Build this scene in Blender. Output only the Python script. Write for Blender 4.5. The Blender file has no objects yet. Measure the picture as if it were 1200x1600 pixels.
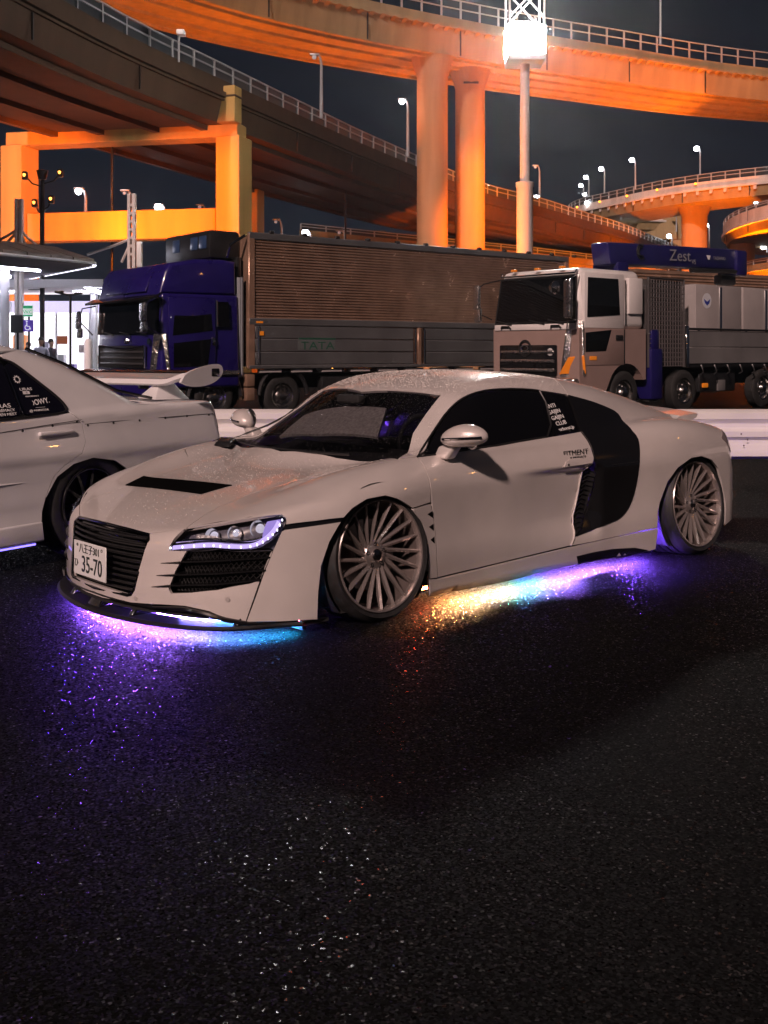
import bpy, bmesh, math, random
import numpy as np
from mathutils import Vector, Matrix
from mathutils.geometry import delaunay_2d_cdt
random.seed(7); np.random.seed(7)
R = math.radians
sc = bpy.context.scene
col = sc.collection
# ---------------- camera, world, sun, exposure ----------------
cd = bpy.data.cameras.new('camera'); cam = bpy.data.objects.new('camera', cd); col.objects.link(cam)
cam.location = (0, 0, 1.281); cam.rotation_euler = (R(90), 0, 0)
cd.sensor_fit = 'VERTICAL'; cd.sensor_height = 36; cd.lens = 1700/1600*36
cd.shift_y = -(800-550)/1600; cd.clip_end = 3000
sc.camera = cam
wd = bpy.data.worlds.new('World'); sc.world = wd; wd.use_nodes = True
wn = wd.node_tree.nodes; wl = wd.node_tree.links
bg = wn['Background']; bg.inputs[1].default_value = 1.0
tc = wn.new('ShaderNodeTexCoord'); sx = wn.new('ShaderNodeSeparateXYZ'); wl.new(tc.outputs['Generated'], sx.inputs[0])
cr = wn.new('ShaderNodeValToRGB'); wl.new(sx.outputs[2], cr.inputs[0]); wl.new(cr.outputs[0], bg.inputs[0])
cr.color_ramp.elements[0].position = 0.0; cr.color_ramp.elements[0].color = (.0125, .0160, .0245, 1)
cr.color_ramp.elements[1].position = .45; cr.color_ramp.elements[1].color = (.0040, .0052, .0095, 1)
sd = bpy.data.lights.new('sun', 'SUN'); so = bpy.data.objects.new('sun', sd); col.objects.link(so)
sd.energy = 3.1; sd.angle = R(2.5); sd.color = (1, .70, .62)
so.rotation_euler = Vector((-.30, -.80, .52)).to_track_quat('Z', 'Y').to_euler()
vs = sc.view_settings
sc.display_settings.display_device = 'sRGB'
vs.view_transform = 'Standard'; vs.look = 'None'; vs.exposure = 0; vs.gamma = 1; vs.use_curve_mapping = False
sc.cycles.use_denoising = True
sc.cycles.max_bounces = 7; sc.cycles.sample_clamp_indirect = 6; sc.cycles.caustics_reflective = False; sc.cycles.caustics_refractive = False
sc.cycles.transparent_max_bounces = 12

# ---------------- materials ----------------
MATS = {}
def mat(name, color=(.5, .5, .5), rough=.5, metal=0, emit=None, es=0, coat=0, coat_r=.03, spec=.5, trans=0, noise=None, bump=None, ior=None):
    """noise=(scale, amount) colour variation; bump=(scale, strength, distance)"""
    if name in MATS: return MATS[name]
    m = bpy.data.materials.new(name); m.use_nodes = True
    n = m.node_tree.nodes; l = m.node_tree.links; p = n['Principled BSDF']
    p.inputs['Base Color'].default_value = (*color, 1); p.inputs['Roughness'].default_value = rough
    p.inputs['Metallic'].default_value = metal; p.inputs['Coat Weight'].default_value = coat; p.inputs['Coat Roughness'].default_value = coat_r
    p.inputs['Specular IOR Level'].default_value = spec; p.inputs['Transmission Weight'].default_value = trans
    if ior: p.inputs['IOR'].default_value = ior
    if emit: p.inputs['Emission Color'].default_value = (*emit, 1); p.inputs['Emission Strength'].default_value = es
    t = n.new('ShaderNodeTexCoord')
    if noise:
        q = n.new('ShaderNodeTexNoise'); q.inputs['Scale'].default_value = noise[0]; q.inputs['Detail'].default_value = 6
        l.new(t.outputs['Object'], q.inputs['Vector'])
        r = n.new('ShaderNodeValToRGB'); a = noise[1]
        r.color_ramp.elements[0].position = .3; r.color_ramp.elements[1].position = .7
        r.color_ramp.elements[0].color = (*[c*(1-a) for c in color], 1); r.color_ramp.elements[1].color = (*[min(1, c*(1+a)) for c in color], 1)
        l.new(q.outputs[0], r.inputs[0]); l.new(r.outputs[0], p.inputs['Base Color'])
        mr = n.new('ShaderNodeMapRange'); mr.inputs[3].default_value = max(0, rough-.12*noise[1]*2); mr.inputs[4].default_value = min(1, rough+.12*noise[1]*2)
        l.new(q.outputs[0], mr.inputs[0]); l.new(mr.outputs[0], p.inputs['Roughness'])
    if bump:
        q = n.new('ShaderNodeTexNoise'); q.inputs['Scale'].default_value = bump[0]; q.inputs['Detail'].default_value = 4
        l.new(t.outputs['Object'], q.inputs['Vector'])
        b = n.new('ShaderNodeBump'); b.inputs['Strength'].default_value = bump[1]; b.inputs['Distance'].default_value = bump[2]
        l.new(q.outputs[0], b.inputs['Height']); l.new(b.outputs[0], p.inputs['Normal'])
    MATS[name] = m
    return m
def wet_paint(name, color, rough, drops=1.0, flake=.25, metal=0):
    m = mat(name, color, rough, coat=1.0, coat_r=.03, spec=.4, metal=metal)
    n = m.node_tree.nodes; l = m.node_tree.links; p = n['Principled BSDF']; p.inputs['Coat IOR'].default_value = 1.7
    t = n.new('ShaderNodeTexCoord')
    v = n.new('ShaderNodeTexVoronoi'); v.inputs['Scale'].default_value = 900; l.new(t.outputs['Object'], v.inputs['Vector'])
    ng = n.new('ShaderNodeNewGeometry')
    mx = n.new('ShaderNodeMixRGB'); mx.blend_type = 'ADD'; mx.inputs[0].default_value = flake
    sub = n.new('ShaderNodeVectorMath'); sub.operation = 'SUBTRACT'; sub.inputs[1].default_value = (.5, .5, .5)
    l.new(v.outputs['Color'], sub.inputs[0]); l.new(ng.outputs['Normal'], mx.inputs[1]); l.new(sub.outputs[0], mx.inputs[2])
    nv = n.new('ShaderNodeVectorMath'); nv.operation = 'NORMALIZE'; l.new(mx.outputs[0], nv.inputs[0])
    l.new(nv.outputs[0], p.inputs['Normal'])
    # rain beads on upward faces (coat normal only)
    v2 = n.new('ShaderNodeTexVoronoi'); v2.inputs['Scale'].default_value = 130; l.new(t.outputs['Object'], v2.inputs['Vector'])
    lt = n.new('ShaderNodeMapRange'); lt.inputs[1].default_value = .0; lt.inputs[2].default_value = .33; lt.inputs[3].default_value = 1; lt.inputs[4].default_value = 0
    l.new(v2.outputs['Distance'], lt.inputs[0])
    sx = n.new('ShaderNodeSeparateXYZ'); l.new(ng.outputs['Normal'], sx.inputs[0])
    up = n.new('ShaderNodeMapRange'); up.inputs[1].default_value = .45; up.inputs[2].default_value = .9; l.new(sx.outputs[2], up.inputs[0])
    mu = n.new('ShaderNodeMath'); mu.operation = 'MULTIPLY'; l.new(lt.outputs[0], mu.inputs[0]); l.new(up.outputs[0], mu.inputs[1])
    b = n.new('ShaderNodeBump'); b.inputs['Strength'].default_value = .22*drops; b.inputs['Distance'].default_value = .0015
    l.new(mu.outputs[0], b.inputs['Height']); l.new(b.outputs[0], p.inputs['Coat Normal'])
    # faint dirt
    q = n.new('ShaderNodeTexNoise'); q.inputs['Scale'].default_value = 5; q.inputs['Detail'].default_value = 8; l.new(t.outputs['Object'], q.inputs['Vector'])
    r = n.new('ShaderNodeValToRGB'); r.color_ramp.elements[0].position = .35; r.color_ramp.elements[0].color = (*[c*.93 for c in color], 1)
    r.color_ramp.elements[1].position = .65; r.color_ramp.elements[1].color = (*color, 1)
    l.new(q.outputs[0], r.inputs[0]); l.new(r.outputs[0], p.inputs['Base Color'])
    return m
PAINT = wet_paint('pearl_paint', (.74, .685, .66), .33, 1.0, .24, .22)
SPAINT = wet_paint('sedan_paint', (.80, .79, .80), .36, .3, .06)
BLK = mat('gloss_black', (.008, .008, .009), .12, coat=.5)
SATIN = mat('satin_black', (.012, .012, .013), .42, noise=(30, .3))
TRIM = mat('trim_dark', (.02, .02, .021), .5)
GLASSD = mat('tinted_glass', (.004, .004, .005), .03, spec=.5)
TYRE = mat('tyre_rubber', (.016, .016, .017), .62, noise=(25, .35), bump=(60, .2, .002))
CHROME = mat('chrome', (.75, .74, .74), .08, metal=1)
BRONZE = mat('wheel_bronze', (.56, .49, .465), .2, metal=.78, noise=(14, .12))
BARREL = mat('wheel_barrel', (.20, .165, .155), .35, metal=.6)
WHITE = mat('white_plastic', (.75, .75, .75), .4)
stk = mat('sticker_white', (.75, .75, .75), .5); stb = mat('sticker_black', (.01, .01, .01), .5)
INT = mat('interior_black', (.01, .01, .011), .8)
WATER = mat('water_on_paint', (.66, .61, .58), .10, coat=1, coat_r=.05, spec=1); WATERG = mat('water_on_glass', (.11, .107, .105), .12, spec=1, coat=.6)
CHROME2 = mat('rippled_chrome', (.78, .76, .75), .17, metal=1, bump=(24, 1, .02))
def emat(name, c, s): return mat(name, (0, 0, 0), .5, emit=c, es=s)

# ---------------- mesh helpers ----------------
class MB:
    def __init__(s): s.v = []; s.f = []; s.sm = []
    def add(s, v, f, smooth=False):
        o = len(s.v); s.v += [tuple(p) for p in v]; s.f += [tuple(i+o for i in q) for q in f]; s.sm += [smooth]*len(f); return s
    def box(s, c, d, rot=None):
        M = rot if rot else Matrix.Identity(3)
        v = [Vector(c)+M @ Vector((x*d[0]/2, y*d[1]/2, z*d[2]/2)) for z in (-1, 1) for y in (-1, 1) for x in (-1, 1)]
        return s.add(v, [(0, 2, 3, 1), (4, 5, 7, 6), (0, 1, 5, 4), (2, 6, 7, 3), (0, 4, 6, 2), (1, 3, 7, 5)])
    def b(s, x0, x1, y0, y1, z0, z1): return s.box(((x0+x1)/2, (y0+y1)/2, (z0+z1)/2), (abs(x1-x0), abs(y1-y0), abs(z1-z0)))
    def rbox(s, x0, x1, y0, y1, z0, z1, r=.02, seg=2):
        bm = bmesh.new(); bmesh.ops.create_cube(bm, size=1)
        for q in bm.verts: q.co = ((x0+x1)/2+q.co.x*abs(x1-x0), (y0+y1)/2+q.co.y*abs(y1-y0), (z0+z1)/2+q.co.z*abs(z1-z0))
        bmesh.ops.bevel(bm, geom=bm.edges[:], offset=r, segments=seg, profile=.5, affect='EDGES')
        bm.verts.index_update(); s.add([q.co[:] for q in bm.verts], [[q.index for q in f.verts] for f in bm.faces], True); bm.free(); return s
    def hexa(s, pts, bev=0):  # 8 corners: bottom 4 ccw then top 4
        f = [(3, 2, 1, 0), (4, 5, 6, 7), (0, 1, 5, 4), (1, 2, 6, 5), (2, 3, 7, 6), (3, 0, 4, 7)]
        if not bev: return s.add(pts, f)
        bm = bmesh.new(); vv = [bm.verts.new(p) for p in pts]; [bm.faces.new([vv[i] for i in q]) for q in f]
        bmesh.ops.bevel(bm, geom=bm.edges[:], offset=bev, segments=3, profile=.5, affect='EDGES')
        bmesh.ops.recalc_face_normals(bm, faces=bm.faces[:]); bm.verts.index_update()
        s.add([q.co[:] for q in bm.verts], [[q.index for q in x.verts] for x in bm.faces], True); bm.free(); return s
    def tube(s, pts, r, n=8, cap=True, closed=False):
        pts = [Vector(p) for p in pts]; rr = r if isinstance(r, (list, tuple)) else [r]*len(pts); v = []; f = []
        m = len(pts); up0 = None
        for i, p in enumerate(pts):
            a = pts[i-1] if (i > 0 or closed) else p; b_ = pts[(i+1) % m] if (i < m-1 or closed) else p
            t = (b_-a).normalized(); u = t.cross(Vector((0, 0, 1)))
            if u.length < .05: u = t.cross(Vector((1, 0, 0)))
            if up0 is not None:
                u = (up0-t*up0.dot(t))
            u.normalize(); up0 = u; w = t.cross(u)
            for k in range(n):
                an = 2*math.pi*k/n; v.append(p+(u*math.cos(an)+w*math.sin(an))*rr[i])
        for i in range(m if closed else m-1):
            j = (i+1) % m
            for k in range(n): f.append((i*n+k, i*n+(k+1) % n, j*n+(k+1) % n, j*n+k))
        s.add(v, f, True)
        if cap and not closed:
            o = len(s.v); s.add(v[:n], [tuple(range(n-1, -1, -1))]); s.add(v[-n:], [tuple(range(n))])
        return s
    def lathe(s, prof, axis='y', n=48, c=(0, 0, 0), smooth=True):  # prof [(r, h)]
        v = []; f = []; m = len(prof)
        for k in range(n):
            a = 2*math.pi*k/n; ca, sa = math.cos(a), math.sin(a)
            for r, h in prof:
                p = (r*ca, h, r*sa) if axis == 'y' else ((r*ca, r*sa, h) if axis == 'z' else (h, r*ca, r*sa))
                v.append((p[0]+c[0], p[1]+c[1], p[2]+c[2]))
        for k in range(n):
            for i in range(m-1):
                q = (k*m+i, k*m+i+1, ((k+1) % n)*m+i+1, ((k+1) % n)*m+i); f.append(q if axis != 'y' else q[::-1])
        return s.add(v, f, smooth)
    def prism(s, poly, a0, a1, axis='y'):  # poly in the other two axes (x,z),(x,y),(y,z)
        def P(p, a): return (p[0], a, p[1]) if axis == 'y' else ((p[0], p[1], a) if axis == 'z' else (a, p[0], p[1]))
        n = len(poly); v = [P(p, a0) for p in poly]+[P(p, a1) for p in poly]
        f = [tuple(range(n)), tuple(range(2*n-1, n-1, -1))]+[(i, i+n, (i+1) % n+n, (i+1) % n) for i in range(n)]
        return s.add(v, f)
    def sweep(s, path, sec, smooth=False, closed_sec=True, cap=True):  # sec [(lateral(left +), up)] swept along path
        P = [Vector(p) for p in path]; v = []; f = []; m = len(sec)
        for i, p in enumerate(P):
            t = (P[min(i+1, len(P)-1)]-P[max(i-1, 0)]); t.z = 0; t.normalize(); lft = Vector((-t.y, t.x, 0))
            for a, h in sec: v.append(p+lft*a+Vector((0, 0, h)))
        for i in range(len(P)-1):
            for k in range(m if closed_sec else m-1):
                j = (k+1) % m; f.append((i*m+k, i*m+j, (i+1)*m+j, (i+1)*m+k))
        s.add(v, f, smooth)
        if cap and closed_sec:
            s.add(v[:m], [tuple(range(m-1, -1, -1))]); s.add(v[-m:], [tuple(range(m))])
        return s
    def mesh(s, name):
        me = bpy.data.meshes.new(name); me.from_pydata(s.v, [], s.f); me.polygons.foreach_set('use_smooth', s.sm)
        bm = bmesh.new(); bm.from_mesh(me); bmesh.ops.recalc_face_normals(bm, faces=bm.faces[:]); bm.to_mesh(me); bm.free()
        if any(s.sm): me.set_sharp_from_angle(angle=R(38))
        me.update(); return me
    def build(s, name, m, parent=None, loc=None, rot=None): return link(name, s.mesh(name), m, parent, loc, rot)
def link(name, me, m, parent=None, loc=None, rot=None):
    o = bpy.data.objects.new(name, me); col.objects.link(o)
    if m and not me.materials: me.materials.append(m)
    if parent: o.parent = parent
    if loc: o.location = loc
    if rot: o.rotation_euler = rot
    return o
def tag(o, label=None, cat=None, group=None, kind=None):
    if label: o['label'] = label
    if cat: o['category'] = cat
    if group: o['group'] = group
    if kind: o['kind'] = kind
    return o
def empty(name, loc=(0, 0, 0), rz=0, label=None, cat=None, group=None, parent=None):
    o = bpy.data.objects.new(name, None); col.objects.link(o); o.location = loc; o.rotation_euler = (0, 0, rz); o.empty_display_size = .1
    if parent: o.parent = parent
    return tag(o, label, cat, group)
def text(name, s, size, m, parent, loc, xdir, ydir, sx=1.0, ext=.001, align='CENTER'):
    cu = bpy.data.curves.new(name, 'FONT'); cu.body = s; cu.size = size; cu.extrude = ext; cu.align_x = align; cu.align_y = 'CENTER'; cu.resolution_u = 3
    tmp = bpy.data.objects.new(name, cu); col.objects.link(tmp); bpy.context.view_layer.update()
    me = bpy.data.meshes.new_from_object(tmp.evaluated_get(bpy.context.evaluated_depsgraph_get())); me.name = name
    bpy.data.objects.remove(tmp); bpy.data.curves.remove(cu); me.materials.clear()
    o = link(name, me, m, parent)
    X = Vector(xdir).normalized(); Z = X.cross(Vector(ydir)).normalized(); Y = Z.cross(X)
    o.matrix_local = Matrix.Translation(loc) @ Matrix((X*sx, Y, Z)).transposed().to_4x4()
    return o
def at(px, py, Y): return Vector(((px-600)/1700*Y, Y, 1.281+(550-py)/1700*Y))
# ---------------- body surfaces as implicit functions ----------------
def spl(xs,ys):
    xs=np.array(xs,float);ys=np.array(ys,float);n=len(xs);h=np.diff(xs);d=np.diff(ys)/h
    m=np.zeros(n);m[0]=d[0];m[-1]=d[-1]
    for i in range(1,n-1): # pchip-ish (softened)
        m[i]=0 if d[i-1]*d[i]<=0 else (h[i-1]+h[i])/(h[i-1]/d[i]+h[i]/d[i-1])*0.5+0.25*(d[i-1]+d[i])
    def f(x):
        x=np.clip(x,xs[0],xs[-1]);i=np.clip(np.searchsorted(xs,x)-1,0,n-2)
        t=(x-xs[i])/h[i];t2=t*t;t3=t2*t
        return (2*t3-3*t2+1)*ys[i]+(t3-2*t2+t)*h[i]*m[i]+(3*t2-2*t3)*ys[i+1]+(t3-t2)*h[i]*m[i+1]
    return f
def smax(a,b,k):
    h=np.clip(.5+.5*(a-b)/k,0,1); return b*(1-h)+a*h+k*h*(1-h)
def smin(a,b,k): return -smax(-a,-b,k)
def ga(x,s): return np.exp(-(x/s)**2)
def ss(a,b,x):
    t=np.clip((x-a)/(b-a),0,1); return t*t*(3-2*t)
# --- car body, x forward (front axle 1.325, rear axle -1.325), y left, z up
HOOD=spl([-2.2,-1.9,-1.65,-1.4,-1.0,-.4,0,.4,.9,1.05,1.3,1.6,1.9,2.1,2.25,2.4],[.70,.735,.78,.81,.83,.83,.81,.785,.74,.715,.675,.625,.565,.505,.445,.37])
CRH=spl([-2.2,-1.8,-1.3,-.9,-.4,.4,.8,1.1,1.4,1.7,1.95,2.3],[0,.02,.035,.02,.0,.0,.02,.04,.05,.035,.01,0])
CRY=spl([-2.3,-1.3,.4,1.1,1.5,2.0,2.4],[.70,.80,.80,.78,.75,.70,.55])
WID=spl([-2.3,-2.0,-1.7,-1.325,-.9,-.5,0,.5,.95,1.3,1.6,1.9,2.2,2.5],[.90,.94,.975,.99,.98,.94,.92,.915,.935,.97,.98,.975,.96,.94])
ROOF=spl([-2.2,-1.8,-1.4,-1.0,-.6,-.3,0,.3,.5,.60,.85,1.25,1.6,2.0],[.70,.825,.94,1.045,1.125,1.16,1.17,1.15,1.105,1.075,.95,.725,.48,.15])
def body(x,y,z):
    a=np.abs(y)
    top=HOOD(x)+CRH(x)*ga(a-CRY(x),.16)-.03*a*a*ss(1.2,1.9,x)
    w=WID(x)
    tuck=ss(.58,.90,z)*.11*(1-ss(-.7,-1.3,x)*.6)+ .035*ss(.30,.02,z)
    wheel=np.maximum(ga(x-1.325,.5),ga(x+1.325,.55))
    side=a-(w-tuck*(1-.35*wheel)-.02*(1-wheel)*ga(z-.42,.2)-.05*ss(.45,-.3,x)*ss(-.42,-.33,x)*ss(.634,.59,z)*ss(.16,.36,z))
    xf=2.335-.38*a*a-.42*a**8-.08*np.maximum(z-.2,0)-1.2*np.maximum(z-.44,0)**2
    front=(x-xf)*.85
    xr=-1.99+.07*a*a+.18*a**8+.25*np.maximum(z-.5,0)
    rear=(xr-x)
    f=smax(side,(z-top)*.93,.12)
    f=smax(f,front,.06)
    f=smax(f,rear,.08)
    f=smax(f,.06-z,.02)
    return f
def green(x,y,z):
    a=np.abs(y)
    r=ROOF(x+.42*a*a*ss(.0,.7,x))-.06*a*a-.10*a**4
    yg=.85-.60*np.maximum(z-.76,0)-.35*np.maximum(z-.95,0)**2 -.12*ss(-.5,-1.8,x)
    f=smax((z-r)*.8,(a-yg)*.86,.09-.05*ss(.3,.9,x))
    f=np.maximum(f,.5-z)
    return np.maximum(f,-1.9-x)
def car(x,y,z):
    return smin(body(x,y,z),green(x,y,z),.03)
# sedan: x forward, rear axle -1.33, front axle 1.33
STOP=spl([-2.8,-2.7,-2.55,-2.0,-1.5,-.8,.2,.8,1.2,1.8,2.1,2.25],[.87,.92,.94,.945,.925,.905,.895,.88,.86,.80,.73,.66])
SROOF=spl([-2.6,-2.2,-1.93,-1.5,-1.1,-.75,-.3,.2,.55,1.0,1.5],[.70,.82,.935,1.15,1.30,1.355,1.37,1.34,1.25,1.03,.70])
SW=spl([-2.8,-2.55,-2.1,-1.33,-.7,0,.8,1.33,1.9,2.3],[.80,.835,.855,.875,.86,.855,.855,.865,.83,.74])
def sbody(x,y,z):
    a=np.abs(y)
    top=STOP(x)-.025*a*a
    side=a-(SW(x)-.05*ss(.60,.90,z)-.012*ss(.66,.58,z)*ss(.35,.5,z)+.02*ss(.36,.2,z))
    f=smax(side,top*0+(z-top)*.95,.06)
    f=smax(f,(x-(2.26-.35*a*a-.2*a**6)),.06)
    f=smax(f,(-2.69+.10*a*a+.12*a**6+.18*np.maximum(z-.55,0)-x),.05)
    return smax(f,.13-z,.02)
def sgreen(x,y,z):
    a=np.abs(y)
    r=SROOF(x+.22*a*a*ss(-.1,.6,x)-.12*a*a*ss(-.6,-1.2,x))-.05*a*a
    yg=.815-.50*np.maximum(z-.88,0)-.25*np.maximum(z-1.1,0)**2
    f=smax((z-r)*.8,(a-yg)*.9,.07)
    return np.maximum(np.maximum(f,.5-z),-2.3-x)
def sedan(x,y,z): return smin(sbody(x,y,z),sgreen(x,y,z),.03)
def xfront(y, z): return 2.335-.38*y*y-.42*y**8-.08*max(z-.2, 0)-1.2*max(z-.44, 0)**2
def grad(fn, p, e=.003):
    x, y, z = p[:, 0], p[:, 1], p[:, 2]
    n = np.stack([fn(x+e, y, z)-fn(x-e, y, z), fn(x, y+e, z)-fn(x, y-e, z), fn(x, y, z+e)-fn(x, y, z-e)], -1)
    return n/(np.linalg.norm(n, axis=1, keepdims=True)+1e-9)
def inpoly(P, q):
    x, y = P[:, 0], P[:, 1]; r = np.zeros(len(P), bool); n = len(q)
    for i in range(n):
        a, b = q[i], q[(i+1) % n]
        c = (a[1] > y) != (b[1] > y)
        r ^= c & (x < (b[0]-a[0])*(y-a[1])/((b[1]-a[1]) if abs(b[1]-a[1]) > 1e-12 else 1e-12)+a[0])
    return r
def smoothline(pts, k=2):
    for _ in range(k):
        o = [pts[0]]
        for a, b in zip(pts[:-1], pts[1:]): o += [tuple(.75*np.array(a)+.25*np.array(b)), tuple(.25*np.array(a)+.75*np.array(b))]
        pts = o+[pts[-1]]
    return pts
def my(pts): return [(p[0], -p[1], p[2]) for p in pts][::-1]
def full(chain): return list(chain)+my(chain)     # left chain centre -> ... -> centre plus its mirror
def panel_mesh(name, outline, d, fn, gap=.0015, off=0., depth=.016, res=.028, lift=.12, reach=.5, push=0.):
    d = np.array(d, float); d /= np.linalg.norm(d)
    u = np.cross([0, 0, 1.], d) if abs(d[2]) < .9 else np.cross([0, 1., 0], d); u /= np.linalg.norm(u); w = np.cross(d, u)
    O3 = []
    n = len(outline)
    for i in range(n):
        a, b = np.array(outline[i], float), np.array(outline[(i+1) % n], float); L = np.linalg.norm(b-a)
        if L < 1e-5: continue
        k = max(1, int(math.ceil(L/.02)))
        for j in range(k): O3.append(a+(b-a)*j/k)
    O3 = np.array(O3); q = np.stack([O3@u, O3@w], -1); h = O3@d
    keep = [0]
    for i in range(1, len(q)):
        if np.linalg.norm(q[i]-q[keep[-1]]) > .003: keep.append(i)
    if np.linalg.norm(q[keep[-1]]-q[0]) < .003: keep.pop()
    q = q[keep]; h = h[keep]
    ar = .5*np.sum(q[:, 0]*np.roll(q[:, 1], -1)-np.roll(q[:, 0], -1)*q[:, 1])
    if ar < 0: q = q[::-1].copy(); h = h[::-1].copy()
    t = np.roll(q, -1, 0)-np.roll(q, 1, 0); t /= np.linalg.norm(t, axis=1, keepdims=True)+1e-9
    nin = np.stack([-t[:, 1], t[:, 0]], -1); q = q+nin*gap
    lo, hi = q.min(0), q.max(0)
    g = np.stack(np.meshgrid(np.arange(lo[0]+res/2, hi[0], res), np.arange(lo[1]+res/2, hi[1], res)), -1).reshape(-1, 2)
    if len(g):
        g = g[inpoly(g, q)]
        if len(g): g = g[np.sqrt(((g[:, None]-q[None])**2).sum(-1)).min(1) > res*.45]
    A = np.concatenate([q, g]) if len(g) else q
    m = len(q)
    r = delaunay_2d_cdt([Vector(p) for p in A.tolist()], [], [list(range(m))], 1, 1e-6)
    V2 = np.array([[p[0], p[1]] for p in r[0]]); F = [tuple(f) for f in r[2]]
    mp = {}
    for i, og in enumerate(r[3]):
        for k in og: mp[k] = i
    D2 = ((V2[:, None]-q[None])**2).sum(-1)+1e-4; wt = 1/D2**1.5; hs = (wt*h).sum(1)/wt.sum(1)
    base = V2[:, :1]*u+V2[:, 1:]*w
    tt = hs+lift; step = .004; N = int((lift+reach)/step); lasth = tt.copy(); found = np.zeros(len(tt), bool)
    cur = tt.copy()
    for _ in range(N):
        p = base+cur[:, None]*d; v = fn(p[:, 0], p[:, 1], p[:, 2])
        newf = (v <= 0) & ~found; found |= newf
        cur = np.where(found, cur, cur-np.clip(v*.7, .0008, .05))
        if found.all(): break
    a = cur.copy(); b = cur+.055
    for _ in range(22):
        mid = (a+b)/2; p = base+mid[:, None]*d; ins = fn(p[:, 0], p[:, 1], p[:, 2]) <= 0
        a = np.where(ins, mid, a); b = np.where(ins, b, mid)
    hh = np.where(found, a, hs)
    P = base+hh[:, None]*d; nr = grad(fn, P); P = P+nr*off-d*push
    loop = [mp[k] for k in range(m) if k in mp]; L2 = [loop[0]]
    for k in loop[1:]:
        if k != L2[-1]: L2.append(k)
    loop = L2; nv = len(P); ml = len(loop)
    Lp = P[loop]; Ln = nr[loop]; tg = np.roll(Lp, -1, 0)-np.roll(Lp, 1, 0); tg /= np.linalg.norm(tg, axis=1, keepdims=True)+1e-9
    ou = np.cross(tg, Ln)
    V = np.concatenate([P, Lp, Lp+d*push if push else Lp-Ln*depth]); NN = np.concatenate([nr, ou, ou])
    F2 = [(nv+i, nv+ml+i, nv+ml+(i+1) % ml, nv+(i+1) % ml) for i in range(ml)]
    return V, NN, F, F2
def mk(name, V, NN, F, m, parent, flip=False):
    V = V.copy(); NN = NN.copy()
    if flip: V[:, 1] *= -1; NN[:, 1] *= -1; F = [f[::-1] for f in F]
    me = bpy.data.meshes.new(name); me.from_pydata(V.tolist(), [], F); me.polygons.foreach_set('use_smooth', [True]*len(F)); me.update()
    me.normals_split_custom_set_from_vertices(NN.tolist())
    return link(name, me, m, parent)
def panel(name, outline, d, fn, m, parent, both=True, **k):
    V, NN, F, F2 = panel_mesh(name, outline, d, fn, **k)
    # orient faces along normals
    f0 = [f if np.dot(np.cross(V[f[1]]-V[f[0]], V[f[2]]-V[f[0]]), NN[f[0]]) > 0 else f[::-1] for f in F]
    o = mk(name, V, NN, f0+F2, m, parent)
    return (o, mk(name, V, NN, f0+F2, m, parent, True)) if both else (o,)
def both(build, name, m, parent):       # build(MB, side): one mesh per side of the car
    r = []
    for s in (1, -1):
        mb = MB(); build(mb, s); r.append(mb.build(name, m, parent))
    return r
def surf(fn, x, z, s=1, off=0.):         # y of the body side at x, z
    ys = np.linspace(1.2, 0, 1201); v = fn(np.full(1201, x), ys, np.full(1201, z)); i = np.argmax(v <= 0)
    return s*(ys[i]+off)
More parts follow.
